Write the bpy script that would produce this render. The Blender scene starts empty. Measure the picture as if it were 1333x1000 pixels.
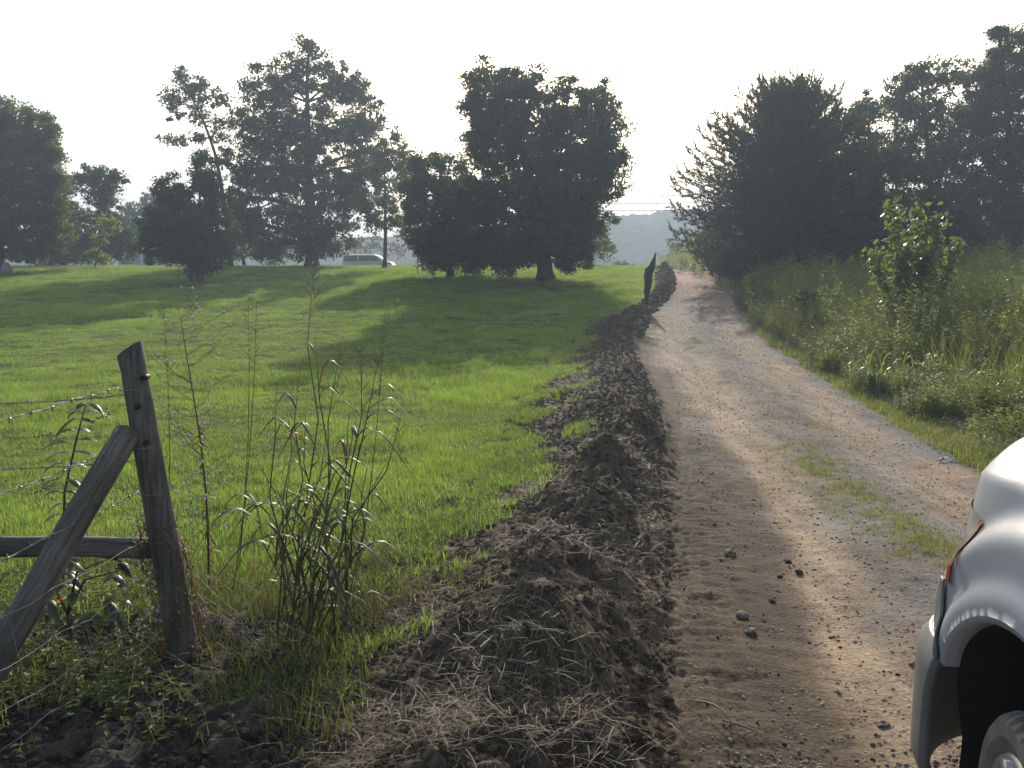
import bpy, math, random
import numpy as np
from mathutils import Vector, Matrix

R = math.radians
rng = np.random.default_rng(11)
random.seed(5)
scene = bpy.context.scene
COL = scene.collection

# ------------------------------------------------------------------ camera, sky, sun, exposure
EYE = 1.7
FPX = 1154.0
PITCH = math.atan(160.0 / FPX)
cam_d = bpy.data.cameras.new('camera')
cam_d.sensor_width = 36.0
cam_d.lens = 36.0 * FPX / 1333.0
cam_d.clip_start = 0.05
cam_d.clip_end = 6000.0
cam = bpy.data.objects.new('camera', cam_d)
cam.location = (0, 0, EYE)
cam.rotation_euler = (math.pi / 2 - PITCH, 0, 0)
COL.objects.link(cam)
scene.camera = cam

SUN_EL, SUN_AZ = R(23.0), R(5.6)          # azimuth measured to the right of straight ahead (+Y)
world = bpy.data.worlds.new('World')
scene.world = world
world.use_nodes = True
wn = world.node_tree
bg = wn.nodes['Background']
sky = wn.nodes.new('ShaderNodeTexSky')
sky.sky_type = 'NISHITA'
sky.sun_disc = False
sky.sun_elevation = SUN_EL
sky.sun_rotation = SUN_AZ
sky.air_density = 1.0
sky.dust_density = 3.5
sky.ozone_density = 1.0
wn.links.new(sky.outputs[0], bg.inputs[0])
bg.inputs[1].default_value = 0.15
sl = bpy.data.lights.new('sun', 'SUN')
sl.energy = 4.2
sl.angle = R(0.6)
sl.color = (1.0, 0.93, 0.80)
so = bpy.data.objects.new('sun', sl)
sd = Vector((math.sin(SUN_AZ) * math.cos(SUN_EL), math.cos(SUN_AZ) * math.cos(SUN_EL), math.sin(SUN_EL)))
so.rotation_euler = sd.to_track_quat('Z', 'Y').to_euler()
so.location = (20, 20, 40)
COL.objects.link(so)
scene.view_settings.view_transform = 'Standard'
scene.view_settings.look = 'None'
scene.view_settings.gamma = 1.0
scene.view_settings.exposure = 0.45
scene.view_settings.use_curve_mapping = False
scene.render.engine = 'CYCLES'
scene.cycles.use_denoising = True
scene.cycles.max_bounces = 8
scene.cycles.diffuse_bounces = 3
scene.cycles.glossy_bounces = 3
scene.cycles.transmission_bounces = 4
scene.cycles.volume_bounces = 0
scene.cycles.transparent_max_bounces = 8
HAZE_DENSITY = 0.0025
HAZE_G = 0.30

# ------------------------------------------------------------------ noise
def _h(ix, iy, s):
    n = (ix.astype(np.int64) * 374761393 + iy.astype(np.int64) * 668265263 + s * 1442695041) & 0xffffffff
    n = ((n ^ (n >> 13)) * 1274126177) & 0xffffffff
    n = (n ^ (n >> 16)) & 0xffffffff
    return n / 4294967295.0
def vn(x, y, s=0):
    x = np.asarray(x, float); y = np.asarray(y, float)
    ix = np.floor(x); iy = np.floor(y)
    fx = x - ix; fy = y - iy
    fx = fx * fx * (3 - 2 * fx); fy = fy * fy * (3 - 2 * fy)
    a = _h(ix, iy, s); b = _h(ix + 1, iy, s); c = _h(ix, iy + 1, s); d = _h(ix + 1, iy + 1, s)
    return (a + (b - a) * fx) * (1 - fy) + (c + (d - c) * fx) * fy
def fbm(x, y, s=0, o=4):
    v = 0; a = 0.5; t = 0
    x = np.asarray(x, float); y = np.asarray(y, float)
    for k in range(o):
        v = v + a * vn(x * 2 ** k + 13.7 * k, y * 2 ** k - 7.3 * k, s + k); t += a; a *= 0.5
    return v / t - 0.5
def sst(a, b, x):
    t = np.clip((np.asarray(x, float) - a) / (b - a), 0, 1)
    return t * t * (3 - 2 * t)

# ------------------------------------------------------------------ terrain
_py = [-3000, -40, 3, 8, 14, 20, 30, 37, 43, 48, 52, 60, 68, 76, 84, 110, 160, 300, 470, 4000]
_pz = [0, 0, 0, -.11, -.15, -.05, .5, .9, 1.22, 1.36, 1.38, 1.15, .72, .5, .5, -2.5, -8, -14, -15, -15]
_ty = np.linspace(-60, 600, 6601)
_tz = np.interp(_ty, _py, _pz)
_k = np.exp(-0.5 * (np.arange(-40, 41) / 16.0) ** 2); _k /= _k.sum()
_tz = np.convolve(np.pad(_tz, 40, mode='edge'), _k, 'valid')
def prof(Y):
    return np.interp(Y, _ty, _tz)
def ray(px, py):
    u = (px - 666.5) / FPX; v = (500 - py) / FPX
    return (u, math.cos(PITCH) + v * math.sin(PITCH), -math.sin(PITCH) + v * math.cos(PITCH))
def P(px, py, Y):
    d = ray(px, py); t = Y / d[1]
    return Vector((d[0] * t, Y, EYE + d[2] * t))
def hit(px, py):
    d = ray(px, py)
    Ys = np.linspace(1.5, 52, 4000)
    z = EYE + d[2] / d[1] * Ys
    k = np.argmax(z <= prof(Ys))
    Y = Ys[k] if z[k] <= prof(Ys[k]) else 50.0
    return d[0] / d[1] * Y, Y
def curve(pts):
    h = sorted([hit(*p)[::-1] for p in pts])
    return np.array([a for a, b in h]), np.array([b for a, b in h])
def lin_ext(c, Y):
    ys, xs = c
    Y = np.asarray(Y, float)
    v = np.interp(Y, ys, xs)
    lo = (xs[1] - xs[0]) / (ys[1] - ys[0]); hi = (xs[-1] - xs[-3]) / (ys[-1] - ys[-3])
    v = np.where(Y < ys[0], xs[0] + np.clip(lo, -.25, .25) * (Y - ys[0]), v)
    return np.where(Y > ys[-1], xs[-1] + hi * (Y - ys[-1]), v)
def smooth_curve(c):
    Y = np.arange(-8, 70, .1)
    v = lin_ext(c, Y)
    k = np.exp(-0.5 * (np.arange(-12, 13) / 6.0) ** 2); k /= k.sum()
    return Y, np.convolve(np.pad(v, 12, mode='edge'), k, 'valid')
_RL = smooth_curve(curve([(900, 1000), (888, 900), (886, 800), (888, 700), (892, 620), (890, 570), (868, 510), (842, 470), (833, 440), (842, 412), (862, 395), (876, 376), (876, 362), (873, 353)]))
_RR = smooth_curve(curve([(1285, 620), (1250, 600), (1160, 550), (1085, 500), (1045, 475), (1005, 450), (980, 425), (965, 400), (955, 380), (948, 365), (944, 353)]))
_BL = smooth_curve(curve([(330, 1000), (400, 900), (455, 820), (520, 750), (590, 700), (650, 650), (690, 600), (705, 550), (712, 500), (742, 460), (780, 430), (812, 408), (838, 395), (856, 376), (856, 362), (855, 353)]))
def ext(c, Y):
    Y = np.asarray(Y, float)
    v = np.interp(Y, c[0], c[1])
    sl_ = (c[1][500] - c[1][400]) / 10.0
    return v
def road_l(Y): return ext(_RL, Y)
def road_r(Y): return ext(_RR, Y)
def bank_l(Y): return ext(_BL, Y) + 0.25 * fbm(np.asarray(Y) * .8, np.zeros_like(np.asarray(Y, float)) + 3.3, 5, 3)

_MND = np.array([[*hit(850, 590), .36, .16], [*hit(800, 650), .34, .17], [*hit(812, 745), .26, .24], [*hit(775, 800), .30, .10], [*hit(800, 870), .30, .17], [*hit(720, 930), .26, .14], [*hit(830, 520), .5, .12], [*hit(620, 900), .3, .08], [*hit(845, 480), .5, .14], [*hit(760, 560), .4, .08]])
def bank_h(x, Y):
    """height of the spoil bank above the profile"""
    L = bank_l(Y); Rr = road_l(Y)
    s = (x - L) / np.maximum(Rr - L, .1)
    H = np.interp(Y, [4, 9, 20, 34, 46], [.30, .29, .24, .28, .32]) * (0.7 + 0.9 * (vn(np.asarray(Y) * .55, np.asarray(x) * .3, 21) - .3)) * sst(53, 43, Y)
    H = H + .10 * sst(4.2, 5.0, Y) * sst(7.0, 6.0, Y)
    up = sst(.05, .62, s) ** 1.35
    dn = 1 - sst(.58, .99, s) ** .85
    body = H * up * dn
    mx_, my_ = _MND[:, 0], _MND[:, 1]
    for (a0, b0, r0, h0) in _MND:
        d2 = ((x - a0) ** 2 * 1.0 + (Y - b0) ** 2 * 1.4) / (r0 * r0)
        body = body + h0 * np.exp(-d2 * d2 * .6 - d2 * .5) * (1 - sst(.70, 1.0, s))
    m = sst(-.02, .15, s) * (1 - sst(.84, 1.02, s))
    x = np.asarray(x, float); Y = np.asarray(Y, float)
    lump = .26 * fbm(x * 1.7, Y * 1.3, 31, 3) * sst(.2, .6, s)
    ridged = np.abs(fbm(x * 5, Y * 5, 41, 3))
    clod = .13 * (.12 - ridged) * 2 + .085 * fbm(x * 15, Y * 15, 43, 3)
    return np.where((s > -.05) & (s < 1.08), body + m * (lump * dn + clod * (.45 + .55 * up) + .02), 0)

def road_dz(x, Y):
    L = road_l(Y); Rr = road_r(Y); x = np.asarray(x, float); Y = np.asarray(Y, float)
    s = (x - L) / np.maximum(Rr - L, .5)
    ruts = -.035 * np.exp(-((s - .22) / .10) ** 2) - .03 * np.exp(-((s - .80) / .10) ** 2) + .02 * np.exp(-((s - .52) / .12) ** 2)
    rough = .030 * fbm(x * 2.5, Y * 2.5, 51, 3) + .018 * fbm(x * 9, Y * 16, 53, 3) * sst(30, 10, Y)
    # tyre prints pressed in the loose dirt beside the bank
    edge = np.exp(-((x - L - .13) / .20) ** 2) * sst(12, 8, Y)
    tread = (np.abs(((Y + .5 * np.abs(((x - L) * 9) % 2 - 1) * .06) * 11) % 1 - .5) - .25) * .026 * (np.abs(((x - L) * 14) % 1 - .5) > .12)
    t2 = np.exp(-((s - .24) / .08) ** 2) + np.exp(-((s - .80) / .09) ** 2)
    tread2 = (np.abs((Y * 13 + x * 2) % 1 - .5) - .25) * .010 * sst(.42, .55, vn(x * .9, Y * .5, 71))
    return ruts + rough + edge * (tread + .03 * fbm(x * 9, Y * 9, 55, 2)) + t2 * tread2

def inside(x, Y):
    """1 within bank+road, 0 outside"""
    return (x > bank_l(Y) + .06) & (x < road_r(Y) - .06) & (Y < 56) & (Y > -6)
def G0(x, Y):
    x = np.asarray(x, float); Y = np.asarray(Y, float)
    z = prof(Y)
    dl = np.clip(bank_l(Y) - x, 0, 100); dr = np.clip(x - road_r(Y), 0, 100)
    z = z + .30 * sst(1.2, 4.5, dr) * sst(60, 45, Y)
    off = sst(0, 1.5, dl) + sst(0, 1.5, dr)
    z = z + off * (.16 * fbm(x * .35, Y * .35, 61, 3) + .085 * fbm(x * 1.7, Y * 1.7, 63, 3)) * sst(55, 40, Y)
    z = z + .6 * sst(60, 100, np.abs(x)) * 2 * vn(x * .02, Y * .02, 5) * sst(60, 20, np.abs(Y) - 20)
    z = z + 0.75 * sst(2, 16, x) * sst(60, 70, Y) * sst(100, 86, Y)   # the highway climbs to the right
    return z
def G(x, Y):
    """real surface height including bank and road"""
    x = np.asarray(x, float); Y = np.asarray(Y, float)
    z = G0(x, Y) + bank_h(x, Y)
    on = (x > road_l(Y)) & (x < road_r(Y))
    return z + np.where(on, road_dz(x, Y), 0)
def gz(x, y): return float(G(np.array([x]), np.array([y]))[0])

# ------------------------------------------------------------------ object helpers
def props(o, label=None, cat=None, group=None, kind=None):
    if label: o['label'] = label
    if cat: o['category'] = cat
    if group: o['group'] = group
    if kind: o['kind'] = kind
    return o
def link(o, parent=None):
    COL.objects.link(o)
    if parent is not None: o.parent = parent
    return o
def empty(name, loc, label, cat, group=None, rz=0):
    o = bpy.data.objects.new(name, None)
    o.location = loc; o.rotation_euler = (0, 0, rz); o.empty_display_size = .2
    link(o); props(o, label, cat, group)
    return o
def mesh_np(name, V, F, mat=None, smooth=True, attrs=None):
    """V (n,3), F (m,k) arrays"""
    V = np.asarray(V, np.float32); F = np.asarray(F, np.int32)
    me = bpy.data.meshes.new(name)
    k = F.shape[1] if len(F) else 3
    me.vertices.add(len(V)); me.vertices.foreach_set('co', V.ravel())
    me.loops.add(F.size); me.loops.foreach_set('vertex_index', F.ravel())
    me.polygons.add(len(F))
    me.polygons.foreach_set('loop_start', np.arange(len(F), dtype=np.int32) * k)
    me.polygons.foreach_set('loop_total', np.full(len(F), k, np.int32))
    me.polygons.foreach_set('use_smooth', np.full(len(F), smooth, bool))
    for n, a in (attrs or {}).items():
        at = me.attributes.new(n, 'FLOAT', 'POINT'); at.data.foreach_set('value', np.asarray(a, np.float32))
    if mat: me.materials.append(mat)
    me.update(calc_edges=True); me.validate()
    return me
class MB:
    """collects quads/tris; local coordinates"""
    def __init__(s): s.v = []; s.f = []; s.n = 0
    def add(s, V, F):
        V = [tuple(p) for p in V]
        s.v += V; s.f += [tuple(i + s.n for i in f) for f in F]; s.n += len(V)
        return s
    def tube(s, pts, rad, n=6, cap=True, squash=1.0):
        pts = [Vector(p) for p in pts]
        if not hasattr(rad, '__len__'): rad = [rad] * len(pts)
        V = []; F = []
        ref = Vector((.31, .2, .93)) if abs((pts[-1] - pts[0]).normalized().z) < .85 else Vector((1, .1, .05))
        for i, p in enumerate(pts):
            t = (pts[min(i + 1, len(pts) - 1)] - pts[max(i - 1, 0)]).normalized()
            a = t.cross(ref).normalized(); b = t.cross(a).normalized()
            for k in range(n):
                q = 2 * math.pi * k / n
                V.append(p + (a * math.cos(q) + b * math.sin(q) * squash) * rad[i])
        for i in range(len(pts) - 1):
            for k in range(n):
                k2 = (k + 1) % n
                F.append((i * n + k, i * n + k2, (i + 1) * n + k2, (i + 1) * n + k))
        if cap:
            F.append(tuple(range(n))[::-1]); F.append(tuple((len(pts) - 1) * n + k for k in range(n)))
        return s.add(V, F)
    def ribbon(s, pts, w, side=None, fold=.25):
        """a blade: strip with a mid fold, tapering by list w"""
        pts = [Vector(p) for p in pts]; V = []; F = []
        for i, p in enumerate(pts):
            t = (pts[min(i + 1, len(pts) - 1)] - pts[max(i - 1, 0)]).normalized()
            sd_ = side if side is not None else t.cross(Vector((0, 0, 1)))
            if sd_.length < 1e-3: sd_ = Vector((1, 0, 0))
            sd_ = sd_.normalized(); nn = t.cross(sd_).normalized()
            V += [p - sd_ * w[i] * .5, p + nn * w[i] * fold, p + sd_ * w[i] * .5]
        for i in range(len(pts) - 1):
            a = i * 3
            F += [(a, a + 1, a + 4, a + 3), (a + 1, a + 2, a + 5, a + 4)]
        return s.add(V, F)
    def box(s, c, d, M=None):
        V = []
        for z in (-1, 1):
            for y in (-1, 1):
                for x in (-1, 1):
                    p = Vector((x * d[0] / 2, y * d[1] / 2, z * d[2] / 2))
                    if M: p = M @ p
                    V.append(p + Vector(c))
        return s.add(V, [(0, 2, 3, 1), (4, 5, 7, 6), (0, 1, 5, 4), (2, 6, 7, 3), (0, 4, 6, 2), (1, 3, 7, 5)])
    def mesh(s, name, mat, smooth=True):
        me = bpy.data.meshes.new(name)
        me.from_pydata(s.v, [], s.f)
        me.polygons.foreach_set('use_smooth', [smooth] * len(me.polygons))
        if mat: me.materials.append(mat)
        me.update()
        return me
    def build(s, name, mat, parent=None, smooth=True):
        return link(bpy.data.objects.new(name, s.mesh(name, mat, smooth)), parent)
def add_mod(o, t, **k):
    m = o.modifiers.new(t.lower(), t)
    for a, b in k.items(): setattr(m, a, b)
    return m

# ------------------------------------------------------------------ materials
def nm(name):
    m = bpy.data.materials.new(name); m.use_nodes = True
    nt = m.node_tree; b = nt.nodes['Principled BSDF']
    return m, nt, b
def N(nt, t, **k):
    n = nt.nodes.new(t)
    for a, b in k.items():
        if a.startswith('i_'):
            n.inputs[int(a[2:]) if a[2:].isdigit() else a[2:].replace('_', ' ')].default_value = b
        else: setattr(n, a, b)
    return n
def ramp(nt, stops, interp='LINEAR'):
    r = nt.nodes.new('ShaderNodeValToRGB'); r.color_ramp.interpolation = interp
    e = r.color_ramp.elements
    while len(e) < len(stops): e.new(.5)
    for i, (p, c) in enumerate(stops):
        e[i].position = p; e[i].color = (*c, 1) if len(c) == 3 else c
    return r
def simple(name, col, rough=.6, metal=0.0, var=.25, scale=6, bump=0.0, bscale=40, coat=0):
    m, nt, b = nm(name); L = nt.links.new
    tc = N(nt, 'ShaderNodeTexCoord')
    nz = N(nt, 'ShaderNodeTexNoise', i_Scale=scale, i_Detail=5)
    L(tc.outputs['Object'], nz.inputs['Vector'])
    lo = tuple(c * (1 - var) for c in col); hi = tuple(min(1, c * (1 + var)) for c in col)
    r = ramp(nt, [(.3, lo), (.7, hi)]); L(nz.outputs[0], r.inputs[0]); L(r.outputs[0], b.inputs['Base Color'])
    b.inputs['Roughness'].default_value = rough; b.inputs['Metallic'].default_value = metal
    if coat: b.inputs['Coat Weight'].default_value = coat; b.inputs['Coat Roughness'].default_value = .05
    if bump:
        n2 = N(nt, 'ShaderNodeTexNoise', i_Scale=bscale, i_Detail=4); L(tc.outputs['Object'], n2.inputs['Vector'])
        bp = N(nt, 'ShaderNodeBump', i_Strength=bump, i_Distance=.01); L(n2.outputs[0], bp.inputs['Height']); L(bp.outputs[0], b.inputs['Normal'])
    return m
def leafmat(name, a, c, trans, tmix=.4, rough=.55, inst=False, spec=.3):
    """a, c: two reflect colours; trans: transmitted colour"""
    m, nt, b = nm(name); L = nt.links.new
    if inst:
        s = N(nt, 'ShaderNodeObjectInfo').outputs['Random']
        at = N(nt, 'ShaderNodeAttribute', attribute_name='rnd')
        ad = N(nt, 'ShaderNodeMath', operation='MULTIPLY_ADD', i_1=.5); L(s, ad.inputs[0])
        mu = N(nt, 'ShaderNodeMath', operation='MULTIPLY', i_1=.5); L(at.outputs['Fac'], mu.inputs[0]); L(mu.outputs[0], ad.inputs[2])
        gp = N(nt, 'ShaderNodeNewGeometry'); wz = N(nt, 'ShaderNodeTexNoise', i_Scale=.55, i_Detail=5, i_Roughness=.6); L(gp.outputs['Position'], wz.inputs['Vector'])
        wm = N(nt, 'ShaderNodeMath', operation='MULTIPLY_ADD', i_1=3.2, i_2=-1.65); L(wz.outputs[0], wm.inputs[0])
        w2 = N(nt, 'ShaderNodeMath', operation='ADD', use_clamp=True); L(ad.outputs[0], w2.inputs[0]); L(wm.outputs[0], w2.inputs[1])
        s = w2.outputs[0]
    else:
        s = N(nt, 'ShaderNodeAttribute', attribute_name='rnd').outputs['Fac']
    r = ramp(nt, [(0, a), (1, c)]); L(s, r.inputs[0])
    r2 = ramp(nt, [(0, tuple(t * .7 for t in trans)), (1, trans)]); L(s, r2.inputs[0])
    L(r.outputs[0], b.inputs['Base Color']); b.inputs['Roughness'].default_value = rough
    b.inputs['Specular IOR Level'].default_value = spec
    tr = N(nt, 'ShaderNodeBsdfTranslucent'); L(r2.outputs[0], tr.inputs['Color'])
    mx = N(nt, 'ShaderNodeMixShader', i_0=tmix); L(b.outputs[0], mx.inputs[1]); L(tr.outputs[0], mx.inputs[2])
    L(mx.outputs[0], nt.nodes['Material Output'].inputs['Surface'])
    return m
M = {}
M['leaf_oak'] = leafmat('oak_leaf', (.050, .070, .034), (.095, .120, .055), (.15, .20, .05), .36)
M['leaf_dark'] = leafmat('dark_leaf', (.042, .062, .030), (.080, .110, .048), (.13, .18, .05), .34)
M['leaf_mid'] = leafmat('mid_leaf', (.050, .075, .028), (.100, .130, .048), (.22, .28, .06), .42)
M['leaf_bright'] = leafmat('bright_leaf', (.06, .10, .022), (.12, .17, .035), (.34, .42, .05), .5)
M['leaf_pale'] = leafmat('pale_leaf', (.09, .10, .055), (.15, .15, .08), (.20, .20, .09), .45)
M['needle'] = leafmat('pine_needle', (.045, .064, .036), (.085, .108, .055), (.10, .14, .05), .3)
M['grass'] = leafmat('lawn_grass_blade', (.062, .120, .024), (.150, .215, .050), (.43, .60, .09), .54, inst=True, spec=.2)
M['tallgrass'] = leafmat('tall_grass_blade', (.050, .085, .024), (.17, .19, .062), (.42, .46, .09), .48, inst=True)
M['roughgrass'] = leafmat('rough_grass_blade', (.05, .065, .02), (.13, .12, .045), (.24, .25, .05), .4, inst=True)
M['weed'] = leafmat('weed_leaf', (.050, .085, .026), (.16, .19, .06), (.40, .46, .09), .46, inst=True)
M['seedhead'] = leafmat('seed_head', (.16, .12, .075), (.26, .20, .13), (.24, .18, .10), .35, inst=True)
M['straw'] = leafmat('dry_straw', (.09, .065, .032), (.28, .21, .12), (.17, .12, .06), .22, inst=True)
M['cutweed'] = leafmat('cut_weed_stalk', (.10, .10, .055), (.34, .32, .24), (.20, .20, .10), .3, inst=True)
M['straw_one'] = leafmat('dry_stalk', (.20, .155, .09), (.34, .27, .17), (.18, .14, .07), .2)
M['brownsod'] = leafmat('brown_sod_grass', (.07, .05, .03), (.17, .125, .07), (.10, .07, .03), .2)
M['deadblade'] = leafmat('withered_blade', (.045, .050, .032), (.095, .090, .050), (.12, .12, .04), .2, rough=.50, spec=.3)
M['brownblade'] = leafmat('brown_blade', (.12, .07, .03), (.17, .10, .04), (.22, .12, .03), .35, rough=.4)
M['greenblade'] = leafmat('green_blade', (.06, .10, .03), (.11, .15, .04), (.28, .34, .06), .45, rough=.4)
M['poke'] = leafmat('pokeweed_leaf', (.03, .055, .02), (.06, .09, .03), (.10, .16, .03), .3, rough=.35, spec=.6)
M['orange_leaf'] = leafmat('orange_leaf', (.28, .12, .03), (.36, .16, .04), (.5, .22, .03), .45)
M['deadstem'] = simple('withered_stem', (.05, .05, .035), .4)
M['seedsolid'] = simple('seed_tassel', (.20, .15, .11), .8)
M['leaf_sap'] = leafmat('sapling_leaf', (.07, .105, .025), (.12, .16, .035), (.30, .38, .05), .45, rough=.35, spec=.6)
M['bark'] = simple('bark', (.075, .06, .05), .9, var=.4, scale=5, bump=.6)
M['palebark'] = simple('pale_bark', (.22, .20, .17), .9, var=.3, scale=5)
M['stem'] = simple('green_stem', (.10, .11, .04), .6)
M['redstem'] = simple('red_stem', (.12, .05, .035), .5)
M['drystem'] = simple('dry_stem', (.13, .10, .055), .7)
M['fluff'] = leafmat('seed_fluff', (.75, .72, .66), (.8, .77, .72), (.85, .82, .76), .5)
M['wire'] = simple('galvanised_wire', (.24, .245, .24), .5, metal=.6, var=.3)
M['black'] = simple('black_plastic', (.012, .012, .013), .65)
M['stone'] = simple('field_stone', (.20, .165, .125), .85, var=.35, scale=18, bump=.5)
M['darkstone'] = simple('dark_clod', (.05, .034, .026), .95, var=.3, scale=18, bump=.5)
M['litter'] = simple('white_scrap', (.7, .68, .62), .7)

def wood():
    m, nt, b = nm('weathered_wood'); L = nt.links.new
    tc = N(nt, 'ShaderNodeTexCoord'); mp = N(nt, 'ShaderNodeMapping'); mp.inputs['Scale'].default_value = (30, 30, 2.2)
    L(tc.outputs['Object'], mp.inputs[0])
    n1 = N(nt, 'ShaderNodeTexNoise', i_Scale=2.0, i_Detail=8, i_Roughness=.7); L(mp.outputs[0], n1.inputs['Vector'])
    n2 = N(nt, 'ShaderNodeTexNoise', i_Scale=3.0, i_Detail=3); L(tc.outputs['Object'], n2.inputs['Vector'])
    r = ramp(nt, [(.30, (.055, .045, .036)), (.50, (.17, .145, .12)), (.72, (.34, .30, .25))]); L(n1.outputs[0], r.inputs[0])
    r2 = ramp(nt, [(.35, (.55, .55, .5)), (.7, (1.15, 1.1, 1.0))]); L(n2.outputs[0], r2.inputs[0])
    mx = N(nt, 'ShaderNodeMix', data_type='RGBA', blend_type='MULTIPLY'); mx.inputs[0].default_value = 1
    L(r.outputs[0], mx.inputs[6]); L(r2.outputs[0], mx.inputs[7]); L(mx.outputs[2], b.inputs['Base Color'])
    b.inputs['Roughness'].default_value = .9
    bp = N(nt, 'ShaderNodeBump', i_Strength=.9, i_Distance=.006); L(n1.outputs[0], bp.inputs['Height']); L(bp.outputs[0], b.inputs['Normal'])
    return m
M['wood'] = wood()

def soil_nodes(nt, L, tc, sc=1.0):
    n1 = N(nt, 'ShaderNodeTexNoise', i_Scale=1.3 * sc, i_Detail=6, i_Roughness=.65); L(tc, n1.inputs['Vector'])
    n2 = N(nt, 'ShaderNodeTexNoise', i_Scale=38 * sc, i_Detail=6, i_Roughness=.7); L(tc, n2.inputs['Vector'])
    return n1, n2
def bank_mat():
    m, nt, b = nm('turned_soil'); L = nt.links.new
    tc = N(nt, 'ShaderNodeTexCoord').outputs['Object']
    n1, n2 = soil_nodes(nt, L, tc)
    r = ramp(nt, [(.30, (.070, .054, .036)), (.50, (.120, .092, .062)), (.68, (.195, .150, .098))]); L(n1.outputs[0], r.inputs[0])
    r2 = ramp(nt, [(.3, (.55, .55, .55)), (.7, (1.4, 1.35, 1.3))]); L(n2.outputs[0], r2.inputs[0])
    mx = N(nt, 'ShaderNodeMix', data_type='RGBA', blend_type='MULTIPLY'); mx.inputs[0].default_value = 1
    L(r.outputs[0], mx.inputs[6]); L(r2.outputs[0], mx.inputs[7])
    # redder clay near the crest of the hill
    at = N(nt, 'ShaderNodeAttribute', attribute_name='clay')
    m2 = N(nt, 'ShaderNodeMix', data_type='RGBA'); m2.inputs[7].default_value = (.24, .115, .07, 1)
    L(at.outputs['Fac'], m2.inputs[0]); L(mx.outputs[2], m2.inputs[6]); L(m2.outputs[2], b.inputs['Base Color'])
    b.inputs['Roughness'].default_value = .95; b.inputs['Specular IOR Level'].default_value = .15
    bp = N(nt, 'ShaderNodeBump', i_Strength=.8, i_Distance=.012); L(n2.outputs[0], bp.inputs['Height']); L(bp.outputs[0], b.inputs['Normal'])
    return m
M['bank'] = bank_mat()
M['darksoil'] = simple('shade_dark_soil', (.045, .034, .025), .95, var=.5, scale=9, bump=.6, bscale=60)  # dark soil, with the shade of post and weeds painted into its colour
def road_mat():
    m, nt, b = nm('dirt_and_gravel'); L = nt.links.new
    tc = N(nt, 'ShaderNodeTexCoord').outputs['Object']
    s = N(nt, 'ShaderNodeAttribute', attribute_name='across').outputs['Fac']
    far = N(nt, 'ShaderNodeAttribute', attribute_name='clay').outputs['Fac']
    n0 = N(nt, 'ShaderNodeTexNoise', i_Scale=.9, i_Detail=4); L(tc, n0.inputs['Vector'])
    off = N(nt, 'ShaderNodeMath', operation='MULTIPLY_ADD', i_1=.34, i_2=-.17); L(n0.outputs[0], off.inputs[0])
    ss = N(nt, 'ShaderNodeMath', operation='ADD'); L(s, ss.inputs[0]); L(off.outputs[0], ss.inputs[1])
    base = ramp(nt, [(0, (.095, .068, .043)), (.085, (.125, .090, .058)), (.19, (.36, .268, .178)), (.36, (.30, .228, .158)), (.47, (.165, .138, .100)), (.56, (.155, .132, .098)),
                     (.70, (.29, .218, .148)), (.84, (.32, .232, .155)), (.93, (.19, .165, .135)), (1, (.17, .155, .145))])
    L(ss.outputs[0], base.inputs[0])
    mp = N(nt, 'ShaderNodeMapping'); mp.inputs['Scale'].default_value = (3.2, .45, 1); L(tc, mp.inputs[0])
    n3 = N(nt, 'ShaderNodeTexNoise', i_Scale=1.4, i_Detail=7, i_Roughness=.7); L(mp.outputs[0], n3.inputs['Vector'])
    r3 = ramp(nt, [(.30, (.55, .55, .56)), (.66, (1.28, 1.25, 1.2))]); L(n3.outputs[0], r3.inputs[0])
    n2 = N(nt, 'ShaderNodeTexNoise', i_Scale=55, i_Detail=6, i_Roughness=.75); L(tc, n2.inputs['Vector'])
    r2 = ramp(nt, [(.32, (.55, .56, .60)), (.52, (1, 1, 1)), (.72, (1.38, 1.34, 1.3))]); L(n2.outputs[0], r2.inputs[0])
    a = N(nt, 'ShaderNodeMix', data_type='RGBA', blend_type='MULTIPLY'); a.inputs[0].default_value = 1
    L(base.outputs[0], a.inputs[6]); L(r3.outputs[0], a.inputs[7])
    c = N(nt, 'ShaderNodeMix', data_type='RGBA', blend_type='MULTIPLY'); c.inputs[0].default_value = 1
    L(a.outputs[2], c.inputs[6]); L(r2.outputs[0], c.inputs[7])
    # bluish crushed stone patches
    n4 = N(nt, 'ShaderNodeTexNoise', i_Scale=.55, i_Detail=5); L(tc, n4.inputs['Vector'])
    r4 = ramp(nt, [(.52, (0, 0, 0)), (.64, (.6, .6, .6))]); L(n4.outputs[0], r4.inputs[0])
    vo = N(nt, 'ShaderNodeTexVoronoi', i_Scale=48); L(tc, vo.inputs['Vector'])
    r5 = ramp(nt, [(0, (.11, .11, .12)), (.5, (.21, .205, .205)), (1, (.34, .33, .32))]); L(vo.outputs['Color'], r5.inputs[0])
    d = N(nt, 'ShaderNodeMix', data_type='RGBA'); L(r4.outputs[0], d.inputs[0]); L(c.outputs[2], d.inputs[6]); L(r5.outputs[0], d.inputs[7])
    e = N(nt, 'ShaderNodeMix', data_type='RGBA'); e.inputs[7].default_value = (.36, .20, .13, 1); L(far, e.inputs[0]); L(d.outputs[2], e.inputs[6])
    L(e.outputs[2], b.inputs['Base Color'])
    b.inputs['Roughness'].default_value = .93; b.inputs['Specular IOR Level'].default_value = .2
    bp = N(nt, 'ShaderNodeBump', i_Strength=.7, i_Distance=.010); L(n2.outputs[0], bp.inputs['Height'])
    bp2 = N(nt, 'ShaderNodeBump', i_Strength=.5, i_Distance=.008); L(vo.outputs['Distance'], bp2.inputs['Height']); L(bp.outputs[0], bp2.inputs['Normal'])
    L(bp2.outputs[0], b.inputs['Normal'])
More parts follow.
